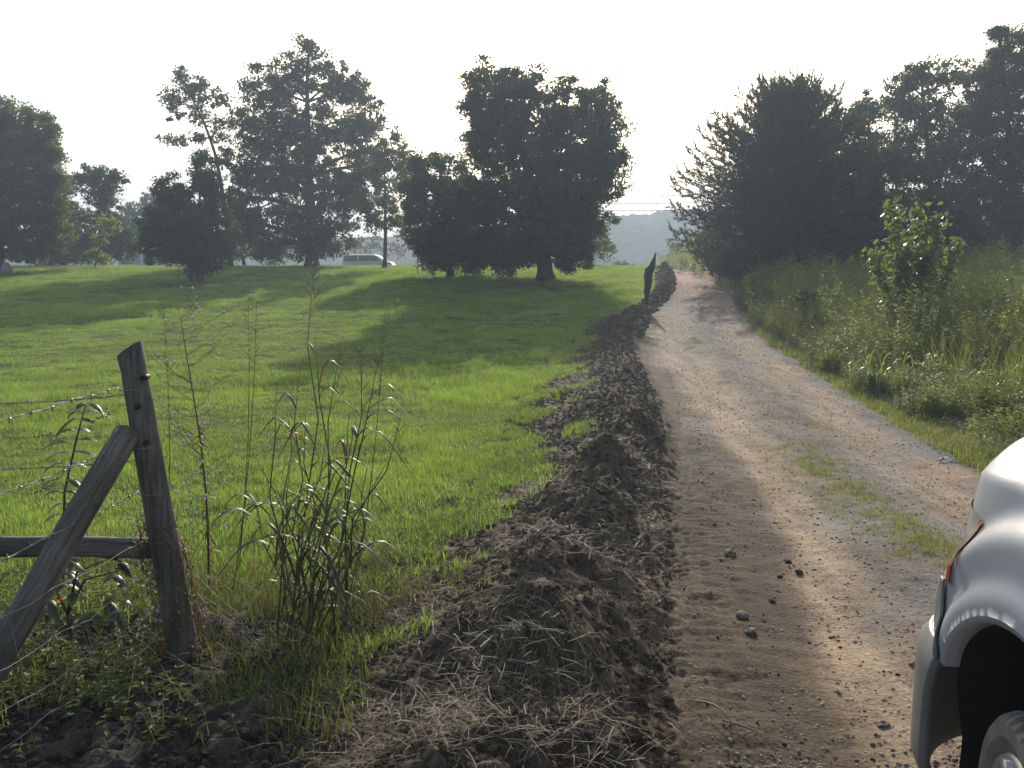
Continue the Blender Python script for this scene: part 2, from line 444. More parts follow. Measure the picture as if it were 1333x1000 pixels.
    return m
M['road'] = road_mat()
def ground_mat():
    m, nt, b = nm('field_ground'); L = nt.links.new
    tc = N(nt, 'ShaderNodeTexCoord').outputs['Object']
    n1, n2 = soil_nodes(nt, L, tc)
    r = ramp(nt, [(.3, (.045, .065, .016)), (.6, (.075, .105, .022)), (.75, (.11, .13, .035))]); L(n1.outputs[0], r.inputs[0])
    r2 = ramp(nt, [(.3, (.6, .6, .6)), (.7, (1.35, 1.35, 1.2))]); L(n2.outputs[0], r2.inputs[0])
    mx = N(nt, 'ShaderNodeMix', data_type='RGBA', blend_type='MULTIPLY'); mx.inputs[0].default_value = 1
    L(r.outputs[0], mx.inputs[6]); L(r2.outputs[0], mx.inputs[7])
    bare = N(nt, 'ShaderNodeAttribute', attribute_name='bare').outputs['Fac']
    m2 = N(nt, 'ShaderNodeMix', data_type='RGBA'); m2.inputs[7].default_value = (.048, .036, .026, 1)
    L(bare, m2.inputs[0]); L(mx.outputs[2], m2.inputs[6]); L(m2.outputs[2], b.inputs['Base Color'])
    b.inputs['Roughness'].default_value = .95; b.inputs['Specular IOR Level'].default_value = .1
    bp = N(nt, 'ShaderNodeBump', i_Strength=.7, i_Distance=.02); L(n2.outputs[0], bp.inputs['Height']); L(bp.outputs[0], b.inputs['Normal'])
    return m
M['ground'] = ground_mat()

# ------------------------------------------------------------------ ground, road, bank
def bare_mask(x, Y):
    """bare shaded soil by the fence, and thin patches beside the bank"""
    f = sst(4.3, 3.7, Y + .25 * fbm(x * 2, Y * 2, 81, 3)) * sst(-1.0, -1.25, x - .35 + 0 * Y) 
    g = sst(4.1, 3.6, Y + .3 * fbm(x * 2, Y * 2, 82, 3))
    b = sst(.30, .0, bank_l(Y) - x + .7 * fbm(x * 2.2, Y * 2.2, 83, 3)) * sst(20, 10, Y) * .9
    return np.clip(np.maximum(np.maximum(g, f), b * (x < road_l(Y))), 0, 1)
def grid_faces(nr, nc):
    i = np.arange(nr - 1)[:, None] * nc + np.arange(nc - 1)[None, :]
    i = i.ravel()
    return np.stack([i, i + 1, i + nc + 1, i + nc], 1)
du = .026
ux = np.arange(-6.4, 6.4 + du, du); uy = np.arange(-5.2, 6.6 + du, du)
xs = 4.0 * np.sinh(ux) + 1.0; ys = 4.0 * np.sinh(uy) + 5.0
xs = xs[(xs > -1000) & (xs < 1000)]; ys = ys[(ys > -150) & (ys < 1100)]
X, Y = np.meshgrid(xs, ys)
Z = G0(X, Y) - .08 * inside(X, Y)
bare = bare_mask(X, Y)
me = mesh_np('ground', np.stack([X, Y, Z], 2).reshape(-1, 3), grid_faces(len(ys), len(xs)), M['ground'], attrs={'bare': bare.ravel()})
props(link(bpy.data.objects.new('ground', me)), kind='structure')

def strip(name, lo, hi, zf, ncol, Ys, mat, extra):
    s = np.linspace(0, 1, ncol)
    S, YY = np.meshgrid(s, Ys)
    XX = lo(YY) + (hi(YY) - lo(YY)) * S
    ZZ = zf(XX, YY)
    e = np.minimum(S, 1 - S)
    me = mesh_np(name, np.stack([XX, YY, ZZ], 2).reshape(-1, 3), grid_faces(len(Ys), ncol), mat, attrs={k: f(S, XX, YY).ravel() for k, f in extra.items()})
    return link(bpy.data.objects.new(name, me))
def ylist(a, b, k, m): 
    out = [a]
    while out[-1] < b: out.append(out[-1] + max(m, k * abs(out[-1])))
    return np.array(out)
Yr = ylist(-6, 57, .0048, .022)
clay = lambda S, x, y: sst(20, 40, y + 4 * fbm(x, y * .3, 3, 2)) * .75
o = strip('dirt_road', lambda y: road_l(y) - .12, lambda y: road_r(y) + .10, lambda x, y: prof(y) + road_dz(x, y) + .004 - .10 * sst(-.0, -.12, x - road_l(y)) - .05 * sst(.02, .10, x - road_r(y)), 120, Yr, M['road'],
          {'across': lambda S, x, y: S - .20 * (1 - sst(6, 11, y)) * sst(.42, .16, S), 'clay': clay})
props(o, kind='structure')
Yb = ylist(-2, 56, .0042, .018)
o = strip('soil_bank', lambda y: bank_l(y) - .12, lambda y: road_l(y) + .10, lambda x, y: G0(x, y) + bank_h(x, y) + .006 + .045 * fbm(x * 28, y * 28, 91, 2) * sst(16, 5, y) - .07 * sst(.0, .12, bank_l(y) - x) - .05 * sst(.02, .10, x - road_l(y)), 130, Yb, M['bank'],
          {'clay': lambda S, x, y: sst(28, 44, y) * .6 * sst(.35, .8, S)})
props(o, kind='structure')

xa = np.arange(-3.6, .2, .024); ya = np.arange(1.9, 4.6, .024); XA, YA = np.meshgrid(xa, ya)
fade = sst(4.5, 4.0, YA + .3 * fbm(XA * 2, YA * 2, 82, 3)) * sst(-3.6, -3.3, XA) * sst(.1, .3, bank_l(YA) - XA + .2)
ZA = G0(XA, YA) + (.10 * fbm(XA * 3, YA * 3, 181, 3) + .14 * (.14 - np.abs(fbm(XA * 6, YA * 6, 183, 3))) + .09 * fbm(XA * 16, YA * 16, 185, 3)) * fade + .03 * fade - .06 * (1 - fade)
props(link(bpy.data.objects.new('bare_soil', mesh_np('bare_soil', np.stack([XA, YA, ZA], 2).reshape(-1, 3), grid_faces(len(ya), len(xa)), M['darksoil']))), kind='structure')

# highway beyond the crest and the far ridge
asph = simple('asphalt', (.14, .14, .145), .8)
hx = np.linspace(-120, 140, 180)
V = []
for x in hx:
    for k, yy in enumerate((73.5, 74.2, 80.8, 81.5)):
        V.append((x, yy, float(G0(np.array([x]), np.array([yy]))[0]) + (.05 if k in (0, 3) else .12)))
me = mesh_np('highway', V, grid_faces(len(hx), 4), asph)
props(link(bpy.data.objects.new('highway', me)), kind='structure')

hill_m, nt, b = nm('forested_ridge'); L = nt.links.new
tc = N(nt, 'ShaderNodeTexCoord').outputs['Object']
n1 = N(nt, 'ShaderNodeTexNoise', i_Scale=.09, i_Detail=8, i_Roughness=.7); L(tc, n1.inputs['Vector'])
r = ramp(nt, [(.35, (.020, .035, .016)), (.62, (.10, .125, .05))]); L(n1.outputs[0], r.inputs[0]); L(r.outputs[0], b.inputs['Base Color'])
b.inputs['Roughness'].default_value = 1; b.inputs['Specular IOR Level'].default_value = 0
rid = np.array([(-900, 340), (0, 326), (300, 320), (450, 314), (540, 309), (620, 299), (700, 291), (797, 286), (850, 281), (890, 279), (960, 274), (1100, 268), (1333, 274), (1700, 290), (2300, 325)], float)
rx = (rid[:, 0] - 666.5) / FPX * 270; rzv = EYE + (340 - rid[:, 1]) / FPX * 270
hxs = np.arange(-250, 310, 1.0); hys = np.concatenate([np.arange(150, 279, 1.25), np.arange(281, 400, 10)])
HX, HY = np.meshgrid(hxs, hys)
top = np.interp(HX, rx, rzv)
t = np.clip((HY - 150) / 120, 0, 1)
up = sst(0, 1, t) * .55 + t * .45
dn = sst(400, 290, HY)
HZ = -9.5 + (top + 9.5) * np.where(HY <= 270, up, dn)
HZ += (4.5 * fbm(HX * .03, HY * .03, 101, 3) * t * sst(1.0, .75, t))
HZ += (2.2 * np.abs(fbm(HX * .2, HY * .2, 103, 2)) * 2 + 1.3 * vn(HX * .62, HY * .62, 105)) * sst(0, .1, t) - 1.3
me = mesh_np('forested_hill', np.stack([HX, HY, HZ], 2).reshape(-1, 3), grid_faces(len(hys), len(hxs)), hill_m, smooth=False)
props(link(bpy.data.objects.new('forested_hill', me)), kind='structure')

# ------------------------------------------------------------------ trees
def quads(C, D, Nn, ln, wd):
    """diamond leaves: centre C, direction D, normal Nn"""
    S = np.cross(D, Nn); S /= np.linalg.norm(S, axis=1)[:, None] + 1e-9
    ln = ln[:, None]; wd = wd[:, None]
    V = np.stack([C - D * ln * .5, C + S * wd * .5 - D * ln * .05, C + D * ln * .5, C - S * wd * .5 - D * ln * .05], 1).reshape(-1, 3)
    F = np.arange(len(V)).reshape(-1, 4)
    return V, F
def unit(n):
    v = rng.normal(size=(n, 3)); return v / np.linalg.norm(v, axis=1)[:, None]
def foliage(tips, per, rad, size, name, mat, parent, org, flat=.7, up=.4, tone=None):
    n = len(tips) * per
    T = np.repeat(tips, per, 0)
    rr = np.repeat(rad * (.6 + .8 * rng.random(len(tips))), per)
    C = T + unit(n) * (rng.random(n) ** .5 * rr)[:, None] * np.array([1, 1, flat])
    D = unit(n); D[:, 2] -= .25; D /= np.linalg.norm(D, axis=1)[:, None]
    Nn = unit(n); Nn[:, 2] += up; 
    ln = size * (.6 + .8 * rng.random(n)); V, F = quads(C, D, Nn, ln, ln * .62)
    tr = np.repeat(rng.random(len(tips)) * .7, per) + rng.random(n) * .3
    me = mesh_np(name, V - np.array(org), F, mat, smooth=False, attrs={'rnd': np.repeat(tr, 4)})
    return link(bpy.data.objects.new(name, me), parent)
def tree(name, label, cat, base, Y, lobes, mat, trunk_r, lai=4.0, group=None, size=None, sparse=1.0, clus=.42, bark='bark', trunk_path=None, depth=1.0, twigs=10, stems=1, jitter=.36, crown_name='crown'):
    s = Y / FPX
    bx, by = base
    bxw = (bx - 666.5) / FPX * Y
    bz = gz(bxw, Y) - .06
    org = Vector((bxw, Y, bz))
    root = empty(name, org, label, cat, group)
    size = size or .0031 * Y
    tips = []; cents = []
    for lb in lobes:
        cx, cy, rx_, ry_ = lb[:4]
        dy = lb[4] if len(lb) > 4 else rng.uniform(-.4, .4) * rx_ * s
        c = np.array(P(cx, cy, Y)) + np.array([0, dy, 0])
        a = np.array([rx_ * s, max(rx_, ry_ * .8) * s * depth, ry_ * s])
        cents.append((c, a))
        area = math.pi * a[0] * a[2]
        k = max(8, int(area * sparse / (clus * clus) * 1.7))
        d = unit(k)
        ang = np.arctan2(d[:, 2], d[:, 0]) * 2.2 + cx
        mod = 1 + jitter * (vn(ang, d[:, 1] * 3 + cy, 7) * 2 - 1)
        r_ = rng.random(k) ** .46 * mod
        stray = rng.random(k) < .05
        r_ = np.where(stray, 1.02 + .16 * rng.random(k), r_)
        tips.append(c + d * r_[:, None] * a)
    tips = np.concatenate(tips)
    g = G0(tips[:, 0], tips[:, 1])
    tips[:, 2] = np.maximum(tips[:, 2], g + .12)
    totarea = sum(math.pi * a[0] * a[2] for c, a in cents)
    per = max(4, int(1.45 * lai * totarea * sparse / (size * size * .31) / len(tips)))
    foliage(tips, per, clus, size, crown_name, M[mat], root, org)
    # trunk with limbs
    mb = MB()
    tops = sorted(cents, key=lambda q: -q[0][2])
    topc = Vector(tops[0][0])
    if trunk_path:
        path = [org] + [P(a, b_, Y) for a, b_ in trunk_path]
    else:
        mid = org.lerp(topc, .5); mid.x = org.x * .6 + topc.x * .4
        path = [org, org.lerp(mid, .5), mid, topc]
    def bez(pts, n):
        out = []
        m_ = len(pts) - 1
        for i in range(n + 1):
            q = i / n * m_; k_ = min(int(q), m_ - 1)
            p = pts[k_].lerp(pts[k_ + 1], q - k_)
            out.append(p)
        for _ in range(2):
            out = [out[0]] + [out[i] * .5 + (out[i - 1] + out[i + 1]) * .25 for i in range(1, len(out) - 1)] + [out[-1]]
        return out
    tp = bez(path, 12)
    radii = [trunk_r * (1.35 if i == 0 else 1) * (1 - .8 * i / 12) for i in range(13)]
    mb.tube([p - org for p in tp], radii, 8)
    for k in range(stems - 1):
        a = random.uniform(-.5, .5); tgt = Vector(random.choice(cents)[0])
        q = bez([org + Vector((random.uniform(-.3, .3), random.uniform(-.3, .3), 0)), org.lerp(tgt, .45) + Vector((a * .5, 0, 0)), tgt], 8)
        mb.tube([p - org for p in q], [trunk_r * .7 * (1 - .75 * i / 8) for i in range(9)], 6)
    for c, a in cents:
        c = Vector(c)
        dz = c.z - a[2] * .6
        j = min(range(2, 12), key=lambda i: abs(tp[i].z - min(max(dz, org.z + .15 * (topc.z - org.z)), topc.z)) + .25 * (tp[i] - c).length)
        st = tp[j]; r0 = radii[j] * .62
        m1 = st.lerp(c, .5) + Vector((0, 0, .12 * (c - st).length * .5))
        q = bez([st, m1, c], 6)
        mb.tube([p - org for p in q], [r0 * (1 - .6 * i / 6) for i in range(7)], 6)
        for k in range(twigs):
            t_ = Vector(c) + Vector(unit(1)[0] * a * .92)
            if t_.z < org.z + .3: continue
            s2 = q[random.randint(3, 6)]
            mb.tube([p - org for p in bez([s2, s2.lerp(t_, .5) + Vector((0, 0, .08)), t_], 4)], [r0 * .3, r0 * .24, r0 * .18, r0 * .1, r0 * .05], 4, cap=False)
    mb.build('trunk', M[bark], root)
    return root

tree('oak_tree', 'big twin-topped dark tree standing alone in mid lawn with trunk at lower right', 'tree', (710, 365), 37,
     [(645, 120, 38, 42), (688, 118, 24, 36), (628, 165, 30, 50), (665, 180, 50, 65), (735, 140, 30, 42), (712, 175, 22, 40), (778, 150, 30, 42), (785, 195, 30, 52), (745, 205, 45, 60),
      (620, 250, 42, 60), (672, 265, 66, 60), (735, 270, 60, 60), (780, 255, 26, 40), (690, 318, 70, 36), (752, 312, 34, 40), (738, 338, 22, 20), (640, 322, 45, 28), (665, 342, 18, 14), (780,215,30,12)],
     'leaf_oak', .36, lai=4.6, clus=.38, trunk_path=[(708, 330), (700, 270), (680, 200), (655, 130)])
tree('spreading_tree', 'low bushy dark tree joined to the left flank of the big lawn tree', 'tree', (587, 352), 39.5,
     [(556, 240, 30, 40), (535, 265, 16, 40), (590, 250, 30, 46), (556, 300, 34, 38), (598, 305, 44, 44), (625, 335, 34, 18), (575, 335, 34, 16), (550, 322, 20, 18), (532, 240, 10, 16), (543, 208, 10, 14), (570, 205, 10, 12)],
     'leaf_oak', .17, lai=4.2, clus=.36)
tree('maple_tree', 'tall broad dark tree left of centre with its trunk near the parked vehicle', 'tree', (408, 345), 50,
     [(400, 90, 26, 34), (372, 105, 20, 34), (345, 118, 24, 36), (435, 112, 24, 34), (462, 118, 22, 36), (480, 160, 22, 36), (325, 165, 22, 40), (365, 170, 42, 52), (420, 170, 42, 56), (468, 195, 30, 46),
      (335, 225, 34, 46), (390, 240, 56, 50), (448, 245, 40, 46), (330, 290, 28, 36), (378, 298, 44, 34), (430, 300, 40, 36), (345, 322, 30, 18), (405, 322, 38, 18), (312, 255, 16, 40), (405, 62, 12, 14), (490,215,14,24)],
     'leaf_dark', .36, lai=3.3, clus=.42, sparse=.92, trunk_path=[(407, 300), (402, 230), (400, 160), (400, 80)])
tree('locust_tree', 'tall thin open-crowned tree leaning left above the round bush', 'tree', (303, 346), 49,
     [(236, 98, 15, 14), (222, 122, 12, 12), (250, 118, 20, 16), (232, 143, 18, 14), (268, 110, 14, 10), (258, 150, 18, 14), (232, 183, 22, 8), (258, 180, 14, 9), (285, 130, 16, 14), (285, 165, 16, 18), (296, 205, 16, 20), (272, 205, 12, 12), (262, 130, 12, 10)],
     'leaf_dark', .15, lai=2.6, clus=.30, sparse=.8, trunk_path=[(296, 290), (288, 240), (280, 195), (262, 150), (236, 100)], twigs=7)
tree('bushy_tree', 'round multi-stemmed dark bush tree standing forward on the left lawn', 'tree', (262, 370), 36,
     [(205, 290, 24, 30), (198, 315, 22, 22), (235, 262, 26, 28), (262, 232, 16, 20), (275, 250, 22, 30), (222, 243, 14, 14), (240, 300, 42, 34), (282, 290, 24, 46), (225, 325, 34, 20), (265, 328, 34, 24), (290, 325, 16, 18), (262, 348, 22, 16), (208, 255, 8, 12), (262, 208, 8, 10)],
     'leaf_dark', .13, lai=4.2, clus=.32, stems=6, sparse=1.0)
tree('young_tree', 'slender young tree with a straight bare trunk right of the parked vehicle', 'tree', (502, 343), 46,
     [(500, 195, 18, 24), (515, 178, 8, 16), (485, 225, 20, 26), (518, 222, 20, 30), (500, 262, 28, 28), (528, 210, 10, 18), (485, 290, 18, 16), (515, 290, 20, 14), (470, 262, 14, 18)],
     'leaf_mid', .11, lai=2.7, clus=.30, sparse=.85, trunk_path=[(502, 300), (501, 240), (500, 180)])
tree('edge_tree', 'large spreading green tree at the left edge of the picture', 'tree', (4, 354), 43,
     [(8, 160, 34, 34), (38, 172, 26, 36), (58, 205, 16, 34), (20, 215, 50, 48), (-35, 190, 50, 60), (58, 252, 26, 40), (20, 280, 50, 46), (72, 290, 20, 40), (40, 320, 40, 26), (-40, 280, 60, 60), (-90, 230, 50, 80), (64, 170, 7, 12), (72, 200, 7, 12), (78, 232, 7, 10)],
     'leaf_mid', .26, lai=4.6, clus=.40)
tree('lollipop_tree', 'mid-sized dark tree with a flat tufted top left of the round bush', 'tree', (138, 347), 54,
     [(128, 228, 22, 14), (148, 236, 14, 12), (108, 234, 10, 9), (128, 252, 22, 20), (132, 285, 24, 28), (150, 300, 22, 26), (112, 312, 20, 26), (160, 320, 20, 20), (138,325,24,20)],
     'leaf_dark', .18, lai=4.2, clus=.40)
tree('background_tree', 'dark tree behind and right of the left edge tree', 'tree', (86, 347), 56,
     [(86, 245, 12, 26), (80, 285, 22, 36), (95, 305, 24, 34), (70, 325, 30, 20), (100, 328, 24, 18)], 'leaf_dark', .16, lai=4.5, clus=.42)
tree('background_tree', 'dark low tree over the grey outbuilding beside the round bush', 'tree', (205, 347), 84,
     [(175, 282, 16, 20), (200, 275, 22, 28), (180, 298, 22, 12), (215, 295, 26, 26), (165, 300, 14, 14)], 'leaf_dark', .16, lai=3.8, clus=.42)
tree('sapling', 'small bright yellow-green sapling left of the grey outbuilding', 'tree', (127, 348), 47,
     [(132, 290, 8, 10), (146, 300, 11, 9), (128, 312, 10, 10), (124, 330, 8, 12), (134, 338, 9, 8), (143, 288, 7, 5)], 'leaf_bright', .05, lai=2.8, clus=.22, twigs=4)
tree('background_tree', 'dark thicket tree between the round bush and the tall broad tree', 'tree', (322, 347), 57,
     [(305, 300, 20, 28), (330, 305, 26, 26), (295, 325, 20, 18), (350, 325, 30, 15)], 'leaf_mid', .14, lai=3.6, clus=.42, sparse=.9)
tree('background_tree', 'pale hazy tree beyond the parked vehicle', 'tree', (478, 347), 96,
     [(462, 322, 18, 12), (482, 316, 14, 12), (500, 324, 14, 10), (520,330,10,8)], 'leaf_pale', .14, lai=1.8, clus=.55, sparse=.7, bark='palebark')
tree('small_tree', 'small round-topped tree with a thin trunk right of the big lawn tree', 'tree', (768, 349), 55,
     [(772, 302, 20, 20), (760, 318, 22, 14), (782, 322, 18, 10), (755, 295, 18, 22)], 'leaf_mid', .10, lai=3.4, clus=.32)
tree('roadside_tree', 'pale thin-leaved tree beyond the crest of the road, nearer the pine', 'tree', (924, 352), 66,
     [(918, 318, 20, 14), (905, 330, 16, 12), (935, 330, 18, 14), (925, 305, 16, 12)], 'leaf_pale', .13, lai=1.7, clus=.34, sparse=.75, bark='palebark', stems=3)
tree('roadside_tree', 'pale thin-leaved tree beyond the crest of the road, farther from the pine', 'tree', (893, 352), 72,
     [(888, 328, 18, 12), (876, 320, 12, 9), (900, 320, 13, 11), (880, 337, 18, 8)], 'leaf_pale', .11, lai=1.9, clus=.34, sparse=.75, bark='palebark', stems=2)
tree('roadside_bush', 'low hazy green bush on the far edge of the lawn near the road', 'bush', (812, 352), 62,
     [(808, 346, 14, 5), (820, 347, 10, 4)], 'leaf_pale', .04, lai=3, clus=.25, twigs=2)

tree('hardwood_tree', 'dark hardwood directly right of the pine, lower than its neighbours', 'tree', (1128, 352), 38,
     [(1105, 160, 20, 24), (1128, 148, 20, 26), (1100, 205, 28, 40), (1135, 205, 36, 44), (1100, 262, 34, 44), (1140, 270, 44, 50), (1105, 318, 36, 28), (1150, 322, 40, 26), (1085,185,10,14)],
     'leaf_oak', .2, lai=3.6, clus=.36)
tree('hardwood_tree', 'dark hardwood second from the right edge with a ragged top', 'tree', (1212, 352), 39,
     [(1180, 108, 22, 20), (1200, 92, 14, 14), (1222, 98, 24, 22), (1245, 100, 18, 18), (1165, 140, 22, 26), (1195, 150, 34, 38), (1240, 155, 34, 44), (1175, 205, 36, 44), (1225, 225, 50, 54), (1190, 275, 50, 50), (1240, 295, 46, 46), (1200, 325, 50, 26)],
     'leaf_oak', .24, lai=3.3, clus=.37, sparse=.95)
tree('hardwood_tree', 'tallest dark hardwood cut by the right edge of the picture', 'tree', (1318, 352), 36,
     [(1298, 68, 16, 14), (1320, 58, 22, 20), (1345, 75, 30, 34), (1290, 100, 28, 30), (1320, 115, 38, 40), (1275, 155, 32, 44), (1320, 190, 54, 56), (1290, 250, 54, 50), (1345, 265, 60, 60), (1290, 310, 60, 38), (1375, 160, 40, 70), (1300,45,8,8)],
     'leaf_oak', .28, lai=4.0, clus=.37)
tree('hardwood_tree', 'dark hardwood mostly outside the right edge of the picture', 'tree', (1440, 352), 38,
     [(1420, 90, 40, 50), (1460, 130, 50, 60), (1430, 200, 60, 70), (1420, 290, 70, 60), (1500, 230, 60, 90)], 'leaf_oak', .28, lai=2.8, clus=.45)
for i, (px, py, w, h, Yb_) in enumerate([(960, 335, 24, 22, 33), (1050, 330, 40, 26, 33.5), (1130, 325, 44, 30, 34), (1225, 322, 52, 34, 35), (1320, 322, 50, 30, 34)]):
    tree('understorey_bush', ['low dark bush at the road edge under the left side of the pine', 'dark bush under the right side of the pine', 'dark bush left of the bright sapling, below the hardwoods',
                              'dark bush behind the bright sapling', 'dark bush at the right edge below the tallest hardwood'][i], 'bush', (px, 355), Yb_,
         [(px, py, w * .7, h), (px - w * .6, py + 8, w * .5, h * .7), (px + w * .6, py + 6, w * .5, h * .75)], 'leaf_mid' if i == 0 else 'leaf_dark', .05, lai=3.6, clus=.3, twigs=4, stems=3)

for i, (bx_, by_, Yk, lbs, mt) in enumerate([((988), 402, 25, [(984, 374, 13, 16), (1002, 380, 14, 16), (992, 390, 16, 10), (978, 362, 7, 9)], 'leaf_bright'),
        (1062, 425, 20, [(1050, 385, 16, 16), (1075, 392, 18, 18), (1062, 408, 24, 12)], 'leaf_mid'), (1010, 385, 29, [(1010, 358, 16, 12), (1030, 362, 14, 12), (1020, 370, 18, 8)], 'leaf_mid')]):
    tree('roadside_shrub', ['yellow-green shrub at the road edge below the left tip of the pine', 'olive shrub in the weeds halfway between pine and leafy sapling', 'small olive shrub under the pine, right of the yellow-green one'][i], 'bush', (bx_, by_), Yk, lbs, mt, .02, lai=2.6, clus=.17, size=.085, twigs=5, stems=3)

# pine: whorled limbs with upturned tips
def pine():
    Yp = 34.0; bxw = (1014 - 666.5) / FPX * Yp
    bz = gz(bxw, Yp) - .05; org = Vector((bxw, Yp, bz))
    root = empty('pine_tree', org, 'broad dark pine with upright shoot tips at the right side of the road', 'tree')
    mb = MB(); H = 7.0
    mb.tube([(0, 0, 0), (.05, 0, 2), (0, .05, 4), (-.05, 0, H - .3)], [.24, .19, .12, .03], 8)
    C = []; D = []
    nl = 36
    for k in range(nl):
        t = k / (nl - 1); z = .45 + t * (H - .9)
        Lm = float(np.interp(t, [0, .15, .35, .6, .8, .92, 1], [3.3, 4.3, 4.0, 3.3, 2.4, 1.7, .9]))
        nb = 9 if t < .85 else 7
        el = float(np.interp(t, [0, .3, .7, 1], [-6, 6, 26, 62]))
        for j in range(nb):
            a = 2 * math.pi * (j + (k % 2) * .5) / nb + random.uniform(-.25, .25)
            Lb = Lm * random.uniform(.70, 1.06)
            e = R(el + random.uniform(-6, 6))
            d = Vector((math.cos(a) * math.cos(e), math.sin(a) * math.cos(e), math.sin(e)))
            pts = [Vector((0, 0, z)) + d * Lb * q + Vector((0, 0, .28 * q * q * Lb * .55 - .12 * q * Lb * .4)) for q in (0, .25, .5, .75, 1)]
            mb.tube(pts, [.05 * (1.2 - t), .035, .025, .016, .008], 4, cap=False)
            n_t = int(Lb / .115)
            for i in range(n_t):
                q = .18 + .84 * i / n_t
                if q > 1: q = 1
                kk = min(int(q * 4), 3); p = pts[kk].lerp(pts[kk + 1], q * 4 - kk)
                tl = (.85 - .42 * q) * random.uniform(.5, 1.15)
                sg = 1 if i % 2 else -1
                side = Vector((-math.sin(a), math.cos(a), 0)) * sg
                td = (side * random.uniform(.5, 1.1) + d * .6 + Vector((0, 0, random.uniform(-.25, .75) + .9 * max(0, t - .55)))).normalized()
                m_ = int(19 * tl / .4)
                f = rng.random(m_) ** .8
                C.append(np.array(p)[None] + np.array(td)[None] * (f * tl)[:, None])
                dd = np.array(td)[None] * .9 + unit(m_) * .75
                D.append(dd)
            # end candle
            m_ = 18; td = (d * .5 + Vector((0, 0, 1.0))).normalized()
            f = rng.random(m_); C.append(np.array(pts[-1])[None] + np.array(td)[None] * (f * .35)[:, None]); D.append(np.array(td)[None] + unit(m_) * .45)
    for j in range(46):           # leader shoots on the rounded top
        a = random.uniform(0, 6.28); r_ = random.random() ** .5 * 2.1
        zt = H * .86 + .7 * (1 - (r_ / 2.1) ** 2) + random.uniform(-.2, .25)
        p = Vector((math.cos(a) * r_, math.sin(a) * r_, zt)); td = Vector((math.cos(a) * .22 * r_, math.sin(a) * .22 * r_, 1)).normalized()
        ln = random.uniform(.45, 1.0)
        mb.tube([p - td * .9, p, p + td * ln], [.022, .016, .005], 4, cap=False)
        m_ = 46; f = rng.random(m_) ** 1.2 * 1.5 - .5
        C.append(np.array(p)[None] + np.array(td)[None] * (f * ln)[:, None]); D.append(np.array(td)[None] * 1.1 + unit(m_) * .5)
    C = np.concatenate(C); D = np.concatenate(D); D /= np.linalg.norm(D, axis=1)[:, None]
    C[:, 2] = np.maximum(C[:, 2], .25)
    S = np.cross(D, unit(len(D))); S /= np.linalg.norm(S, axis=1)[:, None] + 1e-9
    ln = (.12 + .10 * rng.random(len(C)))[:, None]
    V = np.stack([C - S * .020, C + S * .020, C + D * ln], 1).reshape(-1, 3)
    me = mesh_np('crown', V, np.arange(len(V)).reshape(-1, 3), M['needle'], smooth=False, attrs={'rnd': np.repeat(rng.random(len(C)), 3)})
    link(bpy.data.objects.new('crown', me), root)
    mb.build('trunk', M['bark'], root)
pine()

# ------------------------------------------------------------------ scattered vegetation (instanced)
def tuft_mesh(name, n, rad, h0, h1, w, lean, mat, seg=3, droop=.5):
    V = []; F = []; A = []
    for i in range(n):
        a = rng.uniform(0, 6.283); r_ = rad * rng.random() ** .5
        b0 = np.array([math.cos(a) * r_, math.sin(a) * r_, -.01])
        h = rng.uniform(h0, h1); la = rng.uniform(0, 6.283); le = lean * rng.uniform(.2, 1) * h
        d = np.array([math.cos(la), math.sin(la), 0]); sd_ = np.array([-d[1], d[0], 0]); ww = w * rng.uniform(.6, 1.2)
        base = len(V)
        for k in range(seg + 1):
            q = k / seg
            p = b0 + d * le * q ** 2 + np.array([0, 0, h * (q - droop * .35 * q ** 3)])
            wk = ww * (1 - q ** 1.6) * .5
            if k < seg: V += [p - sd_ * wk, p + sd_ * wk]
            else: V += [p]
        for k in range(seg - 1):
            F.append((base + 2 * k, base + 2 * k + 1, base + 2 * k + 3)); F.append((base + 2 * k, base + 2 * k + 3, base + 2 * k + 2))
        F.append((base + 2 * seg - 2, base + 2 * seg - 1, base + 2 * seg))
        A += [rng.random()] * (2 * seg + 1)
    return bpy.data.objects.new(name, mesh_np(name, np.array(V), F, mat, attrs={'rnd': A}))
def forb_mesh(name, stems, h, leafn, ls, mat, top=None):
    V = []; F = []; A = []
    def tri(a, b_, c, v):
        n = len(V); V.extend([a, b_, c]); F.append((n, n + 1, n + 2)); A.extend([v] * 3)
    mats = [mat]
    for s in range(stems):
        a = rng.uniform(0, 6.28); b0 = np.array([math.cos(a), math.sin(a), 0]) * rng.random() * .12; hh = h * rng.uniform(.65, 1.1)
        tipd = np.array([rng.normal() * .18, rng.normal() * .18, 1]) * hh
        sd_ = np.array([math.cos(a + 1), math.sin(a + 1), 0]) * .004
        tri(b0 - sd_, b0 + sd_, b0 + tipd, .2)
        for k in range(leafn):
            q = rng.uniform(.12, 1) ** .8; p = b0 + tipd * q
            la = rng.uniform(0, 6.28); d = np.array([math.cos(la), math.sin(la), rng.uniform(-.1, .7)]); l = ls * rng.uniform(.5, 1.2) * (1.2 - .5 * q)
            e = np.array([-math.sin(la), math.cos(la), 0]) * l * .22
            v = rng.random()
            m_ = p + d * l * .45
            tri(p, m_ + e, p + d * l - np.array([0, 0, l * .3]), v); tri(p, p + d * l - np.array([0, 0, l * .3]), m_ - e, v)
    me = mesh_np(name, np.array(V), F, mat, smooth=False, attrs={'rnd': A})
    return bpy.data.objects.new(name, me)
